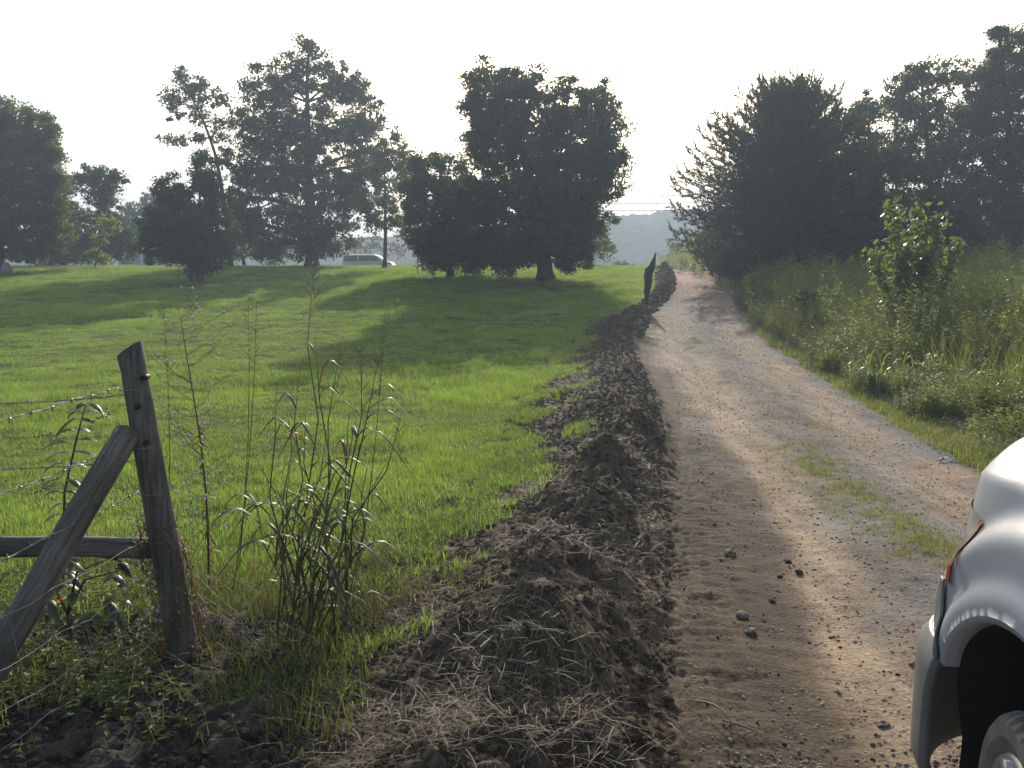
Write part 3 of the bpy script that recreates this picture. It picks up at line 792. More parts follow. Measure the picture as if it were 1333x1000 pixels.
def scatter(name, sources, pts, scl, label=None, cat=None, idx=None, tilt=.12, rots=None, kind='stuff'):
    n = len(pts)
    me = bpy.data.meshes.new(name); me.vertices.add(n); me.vertices.foreach_set('co', np.asarray(pts, np.float32).ravel())
    idx = rng.integers(0, len(sources), n) if idx is None else idx
    at = me.attributes.new('pick', 'INT', 'POINT'); at.data.foreach_set('value', np.asarray(idx, np.int32))
    if rots is None:
        rots = np.stack([rng.normal(size=n) * tilt, rng.normal(size=n) * tilt, rng.random(n) * 6.283], 1)
    at = me.attributes.new('turn', 'FLOAT_VECTOR', 'POINT'); at.data.foreach_set('vector', np.asarray(rots, np.float32).ravel())
    scl = np.asarray(scl, np.float32)
    if scl.ndim == 1: scl = np.stack([scl] * 3, 1)
    at = me.attributes.new('size', 'FLOAT_VECTOR', 'POINT'); at.data.foreach_set('vector', scl.ravel())
    col = bpy.data.collections.new(name + '_source')
    for s in sources: col.objects.link(s)
    ng = bpy.data.node_groups.new(name, 'GeometryNodeTree')
    ng.interface.new_socket('Geometry', in_out='INPUT', socket_type='NodeSocketGeometry')
    ng.interface.new_socket('Geometry', in_out='OUTPUT', socket_type='NodeSocketGeometry')
    a = ng.nodes.new('NodeGroupInput'); z = ng.nodes.new('NodeGroupOutput')
    ci = ng.nodes.new('GeometryNodeCollectionInfo'); ci.inputs['Collection'].default_value = col
    ci.inputs['Separate Children'].default_value = True; ci.inputs['Reset Children'].default_value = True
    ip = ng.nodes.new('GeometryNodeInstanceOnPoints'); ip.inputs['Pick Instance'].default_value = True
    def na(nm_, t):
        k = ng.nodes.new('GeometryNodeInputNamedAttribute'); k.data_type = t; k.inputs['Name'].default_value = nm_
        return [s_ for s_ in k.outputs if s_.enabled and s_.name == 'Attribute'][0]
    Lk = ng.links.new
    Lk(a.outputs[0], ip.inputs['Points']); Lk(ci.outputs[0], ip.inputs['Instance'])
    Lk(na('pick', 'INT'), ip.inputs['Instance Index']); Lk(na('size', 'FLOAT_VECTOR'), ip.inputs['Scale'])
    er = ng.nodes.new('FunctionNodeEulerToRotation'); Lk(na('turn', 'FLOAT_VECTOR'), er.inputs[0]); Lk(er.outputs[0], ip.inputs['Rotation'])
    Lk(ip.outputs[0], z.inputs[0])
    o = link(bpy.data.objects.new(name, me))
    md = o.modifiers.new('scatter', 'NODES'); md.node_group = ng
    props(o, label, cat, kind=kind)
    return o
def sample(n, y0, y1, k=.64, m=1.5, left=True, pw=2.0):
    """roughly uniform per picture area inside the view wedge (plus a margin)"""
    t = rng.random(n)
    Y = (y0 ** (2 - pw) + t * (y1 ** (2 - pw) - y0 ** (2 - pw))) ** (1 / (2 - pw)) if pw != 2 else y0 * (y1 / y0) ** t
    X = (rng.random(n) * 2 - 1) * (Y * k + m)
    return X, Y

# lawn
lawn_src = [tuft_mesh('lawn_tuft', 90, .15, .025, .075, .0042, .9, M['grass'], 2) for _ in range(5)]
Xl = []; Yl = []; Sl = []
for y0, y1, dens, sc in ((3.0, 7, 110, .9), (7, 13, 80, 1.0), (13, 24, 42, 1.3), (24, 40, 20, 1.8), (40, 58, 8, 2.6)):
    area = .5 * 2 * ((y1 * .64 + 1.5) + (y0 * .64 + 1.5)) * (y1 - y0)
    n = int(area * dens)
    Yq = y0 + (y1 - y0) * rng.random(n); Xq = (rng.random(n) * 2 - 1) * (Yq * .64 + 1.5)
    L_ = bank_l(Yq)
    patch = fbm(Xq * 1.6, Yq * 1.6, 111, 3)
    keep = (Xq < L_ - .06 + .5 * (patch + .05)) & (bare_mask(Xq, Yq) < .45 + .5 * patch + .15 * rng.random(n))
    Xl.append(Xq[keep]); Yl.append(Yq[keep]); Sl.append(np.full(keep.sum(), sc))
Xl = np.concatenate(Xl); Yl = np.concatenate(Yl); Sl = np.concatenate(Sl)
hv = .55 + 1.3 * (vn(Xl * 1.3, Yl * 1.3, 121)) * vn(Xl * .3, Yl * .3, 122) * 1.7
SZ = np.stack([Sl, Sl, Sl * hv * np.where(Yl > 13, .75, 1)], 1) * (.8 + .4 * rng.random(len(Xl)))[:, None]
scatter('lawn_grass', lawn_src, np.stack([Xl, Yl, G0(Xl, Yl)], 1), SZ, 'short sunlit green lawn grass covering the field', 'grass')

# sparse grass on verge, bank flank and middle of the road
Xq = []; Yq = []; Sq = []
def addz(x, y, s): Xq.append(x); Yq.append(y); Sq.append(s)
n = 5200; y = 3.2 + 27 * rng.random(n) ** 1.5; x = road_r(y) + .02 + rng.random(n) ** 1.2 * (1.3 + .03 * y)
k = fbm(x * 1.5, y * 1.5, 131, 3) > -.12; addz(x[k], y[k], .8 + .03 * y[k])
n = 2600; y = 5.0 + 15 * rng.random(n); s_ = .50 + .11 * rng.normal(size=n); x = road_l(y) + s_ * (road_r(y) - road_l(y))
k = (fbm(x * 1.3, y * .8, 134, 3) - .0 * s_) > .10; addz(x[k], y[k], np.full(k.sum(), .42))
for (gx, gy, sx, sy, cnt) in ((1065, 615, .22, .75, 120), (1110, 645, .18, .4, 70), (1185, 690, .14, .45, 80), (1215, 715, .14, .3, 60), (1050, 590, .2, .6, 30)):
    hx_, hy_ = hit(gx, gy); addz(hx_ + rng.normal(size=cnt) * sx * .6, hy_ + rng.normal(size=cnt) * sy * .6, np.full(cnt, .5))
x = np.concatenate(Xq); y = np.concatenate(Yq); s_ = np.concatenate(Sq) * (.7 + .5 * rng.random(len(x)))
verge_src = [tuft_mesh('verge_tuft', 26, .12, .04, .12, .006, 1.1, M['tallgrass'], 2) for _ in range(4)]
scatter('verge_grass', verge_src, np.stack([x, y, G(x, y)], 1), s_, 'thin yellow-green grass on verges and bank', 'grass')

n = 9500; y = 3.2 + 17 * rng.random(n) ** 1.4; s_ = -.15 + rng.random(n) ** 1.5 * .75; x = bank_l(y) + s_ * (road_l(y) - bank_l(y))
k = (fbm(x * 2.6, y * 2.6, 133, 3) + .22 - np.clip(s_, 0, 1) * .8) > .15; x = x[k]; y = y[k]
scatter('creeping_grass', [tuft_mesh('sprig', 14, .09, .03, .10, .005, 1.3, M['grass'], 3) for _ in range(4)], np.stack([x, y, G(x, y)], 1), .7 + .6 * rng.random(len(x)), 'sparse green grass creeping over the left flank of the bank', 'grass')

# tall rough grass by the fence and at the bank foot
tall_src = [tuft_mesh('rough_tuft', 16, .10, .12, .40, .0055, 1.0, M['roughgrass'], 4) for _ in range(4)]
pts = []
for (px, py, sx, sy, cnt) in ((335, 790, .30, .25, 46), (430, 800, .25, .22, 46), (250, 760, .3, .3, 26), (470, 740, .2, .25, 18), (500, 450, 1.2, .6, 0), (380, 880, .3, .15, 22), (390, 970, .16, .10, 16), (20, 880, .3, .2, 12), (250, 860, .4, .2, 22), (330, 900, .3, .2, 14), (180, 880, .3, .2, 10), (560, 780, .2, .1, 8), (130, 740, .45, .25, 34)):
    hx_, hy_ = hit(px, py)
    for _ in range(cnt):
        pts.append((hx_ + rng.normal() * sx * .6, hy_ + rng.normal() * sy * .6))
pts = np.array(pts); s_ = .45 + .5 * rng.random(len(pts))
scatter('rough_grass', tall_src, np.stack([pts[:, 0], pts[:, 1], G(pts[:, 0], pts[:, 1])], 1), s_, 'unmown rough grass at the foot of the fence', 'grass')
# slightly taller seeding tufts in the lawn
pts = []
for (px, py, sx, sy, cnt) in ((560, 500, 1.0, 1.0, 70), (640, 470, 1.0, 1.0, 60), (600, 520, 1.0, .8, 40), (60, 380, 2.2, 1.5, 150), (700, 465, .5, .7, 40), (520, 480, .5, .5, 25)):
    hx_, hy_ = hit(px, py)
    for _ in range(cnt): pts.append((hx_ + rng.normal() * sx * .6, hy_ + rng.normal() * sy * .6))
pts = np.array(pts); s_ = .35 + .45 * rng.random(len(pts))
scatter('seeding_grass', [tuft_mesh('seeding_tuft', 16, .06, .15, .4, .007, .5, M['grass'], 3) for _ in range(3)], np.stack([pts[:, 0], pts[:, 1], G0(pts[:, 0], pts[:, 1])], 1), s_, 'taller seeding tufts in the lawn before the tree shadow', 'grass')

# tall weeds on the right
wf = curve([(958, 382), (972, 408), (996, 432), (1055, 466), (1120, 496), (1200, 520), (1290, 548), (1340, 566)])
def weed_front(Y): 
    v = np.interp(Y, wf[0], wf[1]); return np.where(Y < wf[0][0], wf[1][0] + .0 * Y, v)
weed_src = [tuft_mesh('weed_grass', 34, .16, .7, 1.25, .012, .55, M['tallgrass'], 4) for _ in range(3)]
weed_src += [forb_mesh('weed_forb', 6, 1.15, 26, .12, M['weed']) for _ in range(3)]
weed_src += [tuft_mesh('weed_panicle', 22, .14, .95, 1.4, .006, .35, M['seedhead'], 3, droop=.2)]
Xs = []; Ys_ = []; Ss = []
for y0, y1, dens, sc in ((3.5, 12, 15, .9), (12, 22, 9.5, 1.0), (22, 36, 5, 1.15), (36, 52, 1.6, 1.4)):
    n = int((y1 - y0) * (y1 * .66 + 6) * dens)
    yq = y0 + (y1 - y0) * rng.random(n); xq = weed_front(yq) + rng.random(n) * (yq * .66 + 6)
    k = xq < yq * .66 + 4.5
    Xs.append(xq[k]); Ys_.append(yq[k]); Ss.append(np.full(k.sum(), sc))
x = np.concatenate(Xs); y = np.concatenate(Ys_); s_ = np.concatenate(Ss)
edge = sst(0, 1.4, x - weed_front(y))
hh = s_ * (.45 + .5 * edge) * (.75 + .55 * vn(x * .6, y * .6, 141)) * (.8 + .35 * rng.random(len(x))) * np.interp(y, [6, 12, 20, 36], [1.0, 1.12, 1.15, .95])
ii = rng.integers(0, 7, len(x)); ii[(ii == 6) & (rng.random(len(x)) < .5)] = 1
zone = vn(x * .4, y * .4, 143); ii = np.where((zone > .6) & (rng.random(len(x)) < .6), 3 + rng.integers(0, 3, len(x)), ii)
scatter('tall_weeds', weed_src, np.stack([x, y, G0(x, y)], 1), np.stack([s_ * .95, s_ * .95, hh], 1), 'dense tall weeds and seeding grass on the bank right of the road', 'weeds', idx=ii, tilt=.14)
# small-leaved clump near road (grey-green) and low weeds
pts = []
for (px, py, sx, sy, cnt) in ((1110, 490, .55, .9, 60), (1085, 470, .35, .5, 24), (1300, 545, .35, .3, 18), (1330, 575, .3, .3, 10), (1010, 430, .4, 1.2, 40), (1150, 515, .4, .5, 34), (1230, 545, .35, .4, 26), (985, 405, .4, 1.5, 40)):
    hx_, hy_ = hit(px, py)
    for _ in range(cnt): pts.append((max(hx_ + rng.normal() * sx * .6, float(road_r(hy_)) + .2), hy_ + rng.normal() * sy * .6))
pts = np.array(pts)
n = 420; y_ = 6.5 + 22 * rng.random(n) ** 1.2; x_ = road_r(y_) + .25 + rng.random(n) ** .8 * np.maximum(weed_front(y_) - road_r(y_), .2); pts = np.concatenate([pts, np.stack([x_, y_], 1)])
scatter('low_weeds', [forb_mesh('low_forb', 6, .45, 22, .07, M['weed']) for _ in range(3)], np.stack([pts[:, 0], pts[:, 1], G0(pts[:, 0], pts[:, 1])], 1), np.where(np.arange(len(pts)) >= len(pts) - 420, .3, .6) + .5 * rng.random(len(pts)) ** 1.5, 'low fine-leaved weeds between the road and tall growth', 'weeds')
# weeds bottom left under the fence
pts = []
for (px, py, sx, sy, cnt) in ((15, 930, .25, .2, 40), (60, 905, .2, .15, 26), (150, 960, .25, .15, 8), (60, 800, .4, .3, 44), (140, 790, .3, .3, 34)):
    hx_, hy_ = hit(px, py)
    for _ in range(cnt): pts.append((hx_ + rng.normal() * sx, hy_ + rng.normal() * sy))
pts = np.array(pts)
scatter('fence_weeds', [forb_mesh('fence_forb', 3, .22, 9, .05, M['weed']) for _ in range(3)], np.stack([pts[:, 0], pts[:, 1], G0(pts[:, 0], pts[:, 1])], 1), .6 + .6 * rng.random(len(pts)), 'small leafy weeds under the wire fence', 'weeds')

# soil clods, gravel, straw
def lump(name, mat, sub=1, amp=.35):
    import bmesh
    bm = bmesh.new(); bmesh.ops.create_icosphere(bm, subdivisions=sub, radius=1)
    sd0 = random.random() * 50
    for v in bm.verts: v.co *= 1 + amp * 2.2 * float(fbm(np.array([v.co.x * 1.6 + sd0]), np.array([v.co.y * 1.6 + v.co.z * 2.3]), 3, 2)[0]) + random.uniform(-amp, amp) * .45
    for v in bm.verts: v.co.z *= .72
    me = bpy.data.meshes.new(name); bm.to_mesh(me); bm.free(); me.materials.append(mat)
    me.polygons.foreach_set('use_smooth', [False] * len(me.polygons))
    return bpy.data.objects.new(name, me)
n = 60000; y = 2.3 + 22 * rng.random(n) ** 1.9; s_ = rng.random(n); x = bank_l(y) - .35 + s_ * (road_l(y) + .15 + .15 * sst(8, 5, y) - bank_l(y))
sz = (.0035 + .017 * rng.random(n) ** 3.5) * (1 + y * .03)
n2_ = 4000; y2_ = 20 + 32 * rng.random(n2_) ** 1.2; x2_ = bank_l(y2_) - .1 + rng.random(n2_) * (road_l(y2_) + .2 - bank_l(y2_)); sz2 = .012 + .085 * rng.random(n2_) ** 3.2
x = np.concatenate([x, x2_]); y = np.concatenate([y, y2_]); sz = np.concatenate([sz, sz2])
scatter('soil_clods', [lump('clod', M['bank'], 2, .32) for _ in range(6)], np.stack([x, y, G(x, y) + sz * .2], 1), sz, 'loose clods of dark soil on the bank', 'soil', tilt=.5)
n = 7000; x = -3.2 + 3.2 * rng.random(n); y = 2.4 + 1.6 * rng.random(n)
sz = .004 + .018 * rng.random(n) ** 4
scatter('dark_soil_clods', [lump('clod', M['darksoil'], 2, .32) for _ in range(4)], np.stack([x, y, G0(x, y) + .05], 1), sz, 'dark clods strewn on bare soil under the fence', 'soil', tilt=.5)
grav = simple('grey_gravel', (.26, .225, .19), .85, var=.45, scale=3)
n = 34000; y = 2.8 + 34 * rng.random(n) ** 1.8; x = road_l(y) + rng.random(n) * (road_r(y) - road_l(y))
dn_ = vn(x * 1.6, y * .5, 151) + .25 * np.abs((x - road_l(y)) / (road_r(y) - road_l(y)) - .9 < .12)
k = dn_ > rng.random(n) * .9; x = x[k]; y = y[k]; n = len(x)
sz = (.003 + .0085 * rng.random(n) ** 3.2) * (1 + y * .022)
scatter('road_gravel', [lump('pebble', grav, 1, .3) for _ in range(4)] + [lump('pebble_brown', M['darkstone'], 1, .3)], np.stack([x, y, G(x, y) + .002], 1), sz, 'loose gravel scattered on the dirt road', 'gravel', tilt=.5)

def straw_mesh(name, n, spread, ln, w, mat, lift=.03):
    mb = MB(); A = []
    for i in range(n):
        a = random.uniform(0, 6.28); p = Vector((random.gauss(0, spread), random.gauss(0, spread), random.uniform(.0, lift)))
        d = Vector((math.cos(a), math.sin(a), random.uniform(-.1, .25))); L_ = ln * random.uniform(.4, 1.2); c = Vector((-d.y, d.x, 0)) * random.uniform(-.18, .18)
        pts_ = [p + d * L_ * q + c * L_ * q * q + Vector((0, 0, math.sin(q * 3.1) * L_ * random.uniform(0, .12))) for q in (0, .33, .66, 1)]
        ww = w * random.uniform(.5, 1.3); mb.ribbon(pts_, [ww, ww, ww * .8, ww * .2], fold=.1)
        A += [random.random()] * 12
    me = mb.mesh(name, mat); at = me.attributes.new('rnd', 'FLOAT', 'POINT'); at.data.foreach_set('value', A)
    return bpy.data.objects.new(name, me)
straw_src = [straw_mesh('straw_wisp', 9, .07, .11, .0014, M['straw']) for _ in range(5)]
pts = []; S_ = []
n = 2400; y = 2.6 + 11 * rng.random(n) ** 1.6; q = rng.random(n); x = bank_l(y) + (.1 + .8 * q) * (road_l(y) - bank_l(y))
k = fbm(x * 1.8, y * 1.8, 161, 3) + .05 * sst(6, 3.5, y) > .12; pts.append(np.stack([x[k], y[k]], 1)); S_.append(.7 + .8 * rng.random(k.sum()))
n = 800; x = -3 + 3.0 * rng.random(n); y = 2.3 + 1.8 * rng.random(n); pts.append(np.stack([x, y], 1)); S_.append((.5 + .4 * rng.random(n)))
pts = np.concatenate(pts); S_ = np.concatenate(S_)
scatter('dry_straw', straw_src, np.stack([pts[:, 0], pts[:, 1], G(pts[:, 0], pts[:, 1]) + .004], 1), S_, 'dead straw and roots littering the bank', 'straw', tilt=.2)
n = 3000; y = 6.0 + 22 * rng.random(n) ** 1.3; x = road_r(y) + .2 + rng.random(n) ** .7 * np.maximum(weed_front(y) - road_r(y) + .2, .3)
k = fbm(x * 1.5, y * 1.5, 163, 3) > -.02; x = x[k]; y = y[k]
scatter('cut_weeds', [straw_mesh('cut_wisp', 12, .08, .20, .0032, M['cutweed'], .08) for _ in range(4)], np.stack([x, y, G(x, y) + .01], 1), (.6 + .6 * rng.random(len(x))) * (.8 + .03 * y), 'grey-green cut weeds strewn along the right verge', 'straw', tilt=.3)

# ------------------------------------------------------------------ fence
px_, py_ = -1.39, 3.60                        # post foot
fd = Vector((-.245, -.97, 0)).normalized()      # direction of the wire run, back past the camera's left
g0 = gz(px_, py_)
fence = empty('wire_fence', (px_, py_, g0 - .02), 'weathered corner post of a wire fence with brace, rail and sagging wires', 'fence')
org = Vector((px_, py_, g0 - .02))
mb = MB()
top = P(168, 448, 3.6); foot = Vector((px_ + .02, py_, g0 - .25))
n = 14; V = []; F = []; K = 18
ax = (top - foot)
for i in range(n + 1):
    q = i / n; c = foot.lerp(top, q)
    for k in range(K):
        a = 2 * math.pi * k / K
        r_ = (.062 - .010 * q) * (1 + .07 * math.sin(3 * a + 1) + .04 * math.sin(5 * a + q * 3))
        dz = 0
        if i == n: dz = .035 * math.cos(a) - .02; 
        if i >= n - 1: r_ *= .96
        V.append(c + Vector((math.cos(a) * r_, math.sin(a) * r_, dz)) - org)
for i in range(n):
    for k in range(K): F.append((i * K + k, i * K + (k + 1) % K, (i + 1) * K + (k + 1) % K, (i + 1) * K + k))
V.append(top - org + Vector((.01, 0, -.012))); c_ = len(V) - 1
for k in range(K): F.append((n * K + k, n * K + (k + 1) % K, c_))
mb.add(V, F); mb.build('post', M['wood'], fence)
for (hx_, hy_) in ((178, 530), (189, 577), (186, 492)):
    p = P(hx_, hy_, 3.538) - org
    k = MB().tube([p + Vector((0, -.0, 0)), p + Vector((0, .05, 0))], [.011, .012], 8); k.build('knot_hole', M['black'], fence)
# diagonal brace
bt = P(166, 562, 3.55); bb = Vector((-1.90, 2.45, gz(-1.90, 2.45) - .05))
def beam(name, a, b, w, h, mat, parent, org_, seg=8, rnd=.18, wob=.006):
    a = Vector(a); b = Vector(b); t = (b - a).normalized(); s = t.cross(Vector((0, 0, 1))).normalized(); u = s.cross(t).normalized()
    V = []; F = []; prof_ = []
    c = rnd
    for (sx, sy) in ((-1, -1), (1, -1), (1, 1), (-1, 1)):
        if sx * sy > 0: prof_ += [(sx * .5, sy * (.5 - c)), (sx * (.5 - c), sy * .5)]
        else: prof_ += [(sx * (.5 - c), sy * .5), (sx * .5, sy * (.5 - c))]
    m_ = len(prof_)
    for i in range(seg + 1):
        p = a.lerp(b, i / seg) + u * random.uniform(-wob, wob) + s * random.uniform(-wob, wob)
        for (qx, qy) in prof_: V.append(p + s * qx * w + u * qy * h - org_)
    for i in range(seg):
        for k in range(m_): F.append((i * m_ + k, i * m_ + (k + 1) % m_, (i + 1) * m_ + (k + 1) % m_, (i + 1) * m_ + k))
    F += [tuple(range(m_))[::-1], tuple(seg * m_ + k for k in range(m_))]
    ob = MB().add(V, F)
    q = (b - a).to_track_quat('Z', 'Y')
    o = ob.build(name, mat, parent)
    # align object axes with the grain
    o.rotation_euler = q.to_euler()
    inv = q.to_matrix().to_4x4().inverted()
    o.data.transform(inv)
    return o
beam('brace', bb, bt, .085, .095, M['wood'], fence, org)
ra = Vector((px_ - .03, py_ + .07, EYE - (722 - 340) / FPX * 3.69)); rb = Vector((-3.3, 3.72, ra.z + .015))
beam('rail', ra, rb, .045, .085, M['wood'], fence, org)
# hidden neighbour post, left outside the picture
mb = MB(); mb.tube([(-1.72, .12, -.2), (-1.7, .12, 1.15)], [.06, .055], 12); mb.build('post', M['wood'], fence)
mb = MB(); e_ = fd * 3.4; mb.tube([e_ + Vector((0, 0, -.2)), e_ + Vector((0, 0, 1.25))], [.06, .055], 12); mb.build('post', M['wood'], fence)
def wire_path(z0, z1, sag, d=fd, L_=3.4, n=26, off=.05, wob=.004):
    out = []
    for i in range(n + 1):
        q = i / n
        st_ = foot.lerp(top, (z0 + .23) / 1.5) - org; st_.z = 0
        p = st_ * (1 - q) + d * L_ * q + Vector((0, 0, z0 + (z1 - z0) * q - sag * 4 * q * (1 - q))) + Vector((-.055, -.035, 0))
        p += Vector((random.uniform(-wob, wob), 0, random.uniform(-wob, wob)))
        out.append(p)
    return out
def barbed(path, r_=.0022):
    mb = MB()
    # two twisted strands
    a = []; b = []
    fine = []
    for i in range(len(path) - 1):
        for k in range(6): fine.append(path[i].lerp(path[i + 1], k / 6))
    for i, p in enumerate(fine):
        ph = i * .9; o_ = Vector((math.cos(ph), 0, math.sin(ph))) * r_ * 1.1
        a.append(p + o_); b.append(p - o_)
    mb.tube(a, r_, 4, cap=False); mb.tube(b, r_, 4, cap=False)
    for i in range(2, len(fine) - 2, 5):
        p = fine[i]; t = (fine[i + 1] - fine[i - 1]).normalized()
        for s_ in (0, 1):
            q = random.uniform(0, 3.14); v = Vector((0, math.cos(q), math.sin(q))); v = (v - t * v.dot(t)).normalized() * .016
            mb.tube([p - v + t * .004 * s_, p + v * .9], .0013, 4)
        mb.tube([p - t * .007, p + t * .007], r_ * 2.0, 5)
    return mb
for z0, z1, sg in ((1.24, 1.20, .035), (1.00, .97, .04), (.80, .74, .05)):
    barbed(wire_path(z0, z1, sg), .0018).build('barbed_wire', M['wire'], fence)
for z0, z1, sg in ((.60, .55, .03), (.44, .40, .03), (.30, .27, .03), (.18, .15, .02), (.07, .05, .01), (.02, .03, -.01)):
    mb = MB(); mb.tube(wire_path(z0, z1, sg, wob=.012), .0018 if z0 > .1 else .0026, 4, cap=False); mb.build('wire_strand', M['wire'], fence)
for i in range(20):
    q = (i + .5) / 20 * 3.3; b0 = fd * q + Vector((-.055, -.035, 0))
    mb = MB(); pts_ = [b0 + Vector(((foot.lerp(top, (z + .23) / 1.5) - org).x * (1 - q / 3.4) + random.uniform(-.006, .006), random.uniform(-.006, .006), z)) for z in (.02, .17, .30, .43, .585)]
    mb.tube(pts_, .0016, 4, cap=False); mb.build('stay_wire', M['wire'], fence)
for z, x1 in ((1.20, -1.7), (.92, -1.7)):
    mb = MB(); pts_ = [Vector(((foot.lerp(top, (z + .23) / 1.5) - org).x - .02 + (x1) * i / 14, .06 + .06 * i / 14, z - .05 * 4 * (i / 14) * (1 - i / 14) - .0 * i)) for i in range(15)]
    barbed(pts_, .0016).build('barbed_wire', M['wire'], fence)
for z in (1.235, .995, .80, .595):              # wire wrapped round the post
    mb = MB(); c = foot.lerp(top, (z + .23) / 1.5) - org
    mb.tube([Vector((c.x + .060 * math.cos(a), c.y + .060 * math.sin(a), z + .004 * math.sin(a))) for a in np.linspace(0, 6.283, 17)], .0022, 4, cap=False)
    mb.build('wire_loop', M['wire'], fence)

# ------------------------------------------------------------------ big grass clump
def arc_blade(p, az, rise, reach, w, n=9):
    """blade that leaves p upward and arches over"""
    d = Vector((math.cos(az), math.sin(az), 0)); out = []; sdv = Vector((-d.y, d.x, 0)) * random.uniform(-.35, .35); kk_ = random.uniform(.8, 1.2); dr_ = random.uniform(.25, .95)
    for i in range(n):
        q = i / (n - 1)
        out.append(p + d * reach * (q ** (1.25 * kk_)) + sdv * reach * q * q + Vector((0, 0, rise * math.sin(q * math.pi * .95 * kk_) * (1 - .15 * q) - max(0, q - .5) * reach * dr_)))
    ws = [w * (.55 + .9 * math.sin(min(1, i / (n - 1) + .25) * 2.4)) * (1 - (i / (n - 1)) ** 3) + .0008 for i in range(n)]
    return out, ws
def blade_obj(name, pts_, ws, mat, parent, org_, rnd=None):
    mb = MB(); d = (pts_[-1] - pts_[0]); side = Vector((-d.y, d.x, 0))
    if side.length < 1e-4: side = Vector((1, 0, 0))
    mb.ribbon([p - org_ for p in pts_], ws, side=side, fold=.22)
    o = mb.build(name, mat, parent)
    at = o.data.attributes.new('rnd', 'FLOAT', 'POINT'); at.data.foreach_set('value', [rnd if rnd is not None else random.random()] * len(o.data.vertices))
    return o
def grass_clump():
    bx, by = hit(400, 838); bz = gz(bx, by); org_ = Vector((bx, by, bz))
    root = empty('tall_grass_clump', org_, 'tall withered grass clump with dark arching blades beside the fence post', 'grass clump')
    tops = [(372, 520), (390, 480), (408, 352), (360, 500), (440, 470), (455, 520), (470, 465), (492, 470), (330, 590), (425, 560), (480, 600), (505, 600), (520, 550), (345, 640), (410, 430), (378, 600), (430, 640), (450, 600), (465, 540), (398, 540), (310, 620), (484, 660)]
    for i, (tx, ty) in enumerate(tops):
        Yt = by + random.uniform(-.25, .25)
        t_ = P(tx, ty, Yt); b0 = org_ + Vector((random.uniform(-.17, .17), random.uniform(-.12, .12), -.02))
        pts_ = [b0.lerp(t_, q) + Vector((math.sin(q * 3.14) * random.uniform(-.05, .05), 0, 0)) for q in (0, .2, .4, .6, .8, 1)]
        mb = MB(); mb.tube([p - org_ for p in pts_], [.0048, .0044, .004, .0034, .0026, .0012], 5)
        mb.build('stem', random.choice([M['stem'], M['drystem'], M['deadstem']]), root)
        H = (t_.z - b0.z)
        hq = .55 if ty < 400 else .9
        for k in range(random.randint(3, 5)):
            q = random.uniform(.15, hq) if k else random.uniform(.5, hq)
            kk = min(int(q * 5), 4); p = pts_[kk].lerp(pts_[kk + 1], q * 5 - kk)
            az = random.choice([0, math.pi]) + random.gauss(0, .7)
            hi_ = q * H > .75
            reach = random.uniform(.10, .32); rise = random.uniform(.03, .14)
            pp, ws = arc_blade(p, az, rise, reach, random.uniform(.009, .015))
            m_ = random.choices([M['deadblade'], M['brownblade'], M['greenblade']], [.38, .16, .46])[0]
            blade_obj('blade', pp, ws, m_, root, org_)
    for k in range(24):     # long low arching blades
        az = random.choice([0, math.pi]) + random.gauss(0, .6)
        b0 = org_ + Vector((random.uniform(-.15, .15), random.uniform(-.1, .1), random.uniform(.1, .45)))
        pp, ws = arc_blade(b0, az, random.uniform(.15, .34), random.uniform(.25, .5), random.uniform(.010, .017), 12)
        blade_obj('blade', pp, ws, M['deadblade'], root, org_)
    # nodding seed tassels
    for (tx, ty) in ((408, 352), (440, 470), (492, 470), (470, 465), (520, 550)):
        c = P(tx, ty, by); mb = MB()
        for k in range(14):
            a = random.uniform(0, 6.28); z = random.uniform(-.16, .02)
            mb.tube([c + Vector((0, 0, z)) - org_, c + Vector((math.cos(a) * .03, math.sin(a) * .03, z + .035)) - org_], [.0012, .0022], 3)
        mb.build('seed_tassel', M['seedsolid'], root)
grass_clump()

# slender dry stalks rising among the clump, seen against the lawn
for i, (bxp, byp, txp, typ, lab) in enumerate([(455, 800, 500, 405, 'pale seeding stalk leaning right of the grass clump'), (300, 790, 333, 392, 'thin brown stalk left of the grass clump'),
                                            (310, 745, 322, 385, 'tallest fine stalk between flowering weed and clump'), (215, 770, 212, 400, 'faint dry stalk just right of the fence post')]):
    x0, y0 = hit(bxp, byp); b0 = Vector((x0, y0, gz(x0, y0) - .02)); t_ = P(txp, typ, y0)
    root = empty('dry_stalk', b0, lab, 'stalk')
    mb = MB(); pts_ = [(b0.lerp(t_, q) + Vector((.03 * math.sin(q * 3), 0, 0)) - b0) for q in (0, .25, .5, .75, 1)]
    mb.tube(pts_, [.003, .0026, .0022, .0016, .001], 4); mb.build('stem', M['drystem'], root)
    mb = MB()
    for k in range(26):
        q = random.uniform(.78, 1.0); c = pts_[3].lerp(pts_[4], (q - .75) * 4); a = random.uniform(0, 6.28)
        e2 = c + Vector((math.cos(a) * .03, math.sin(a) * .03, .02)); mb.tube([c, e2], [.0008, .0022], 3)
    mb.build('seed_head', M['seedsolid'], root)

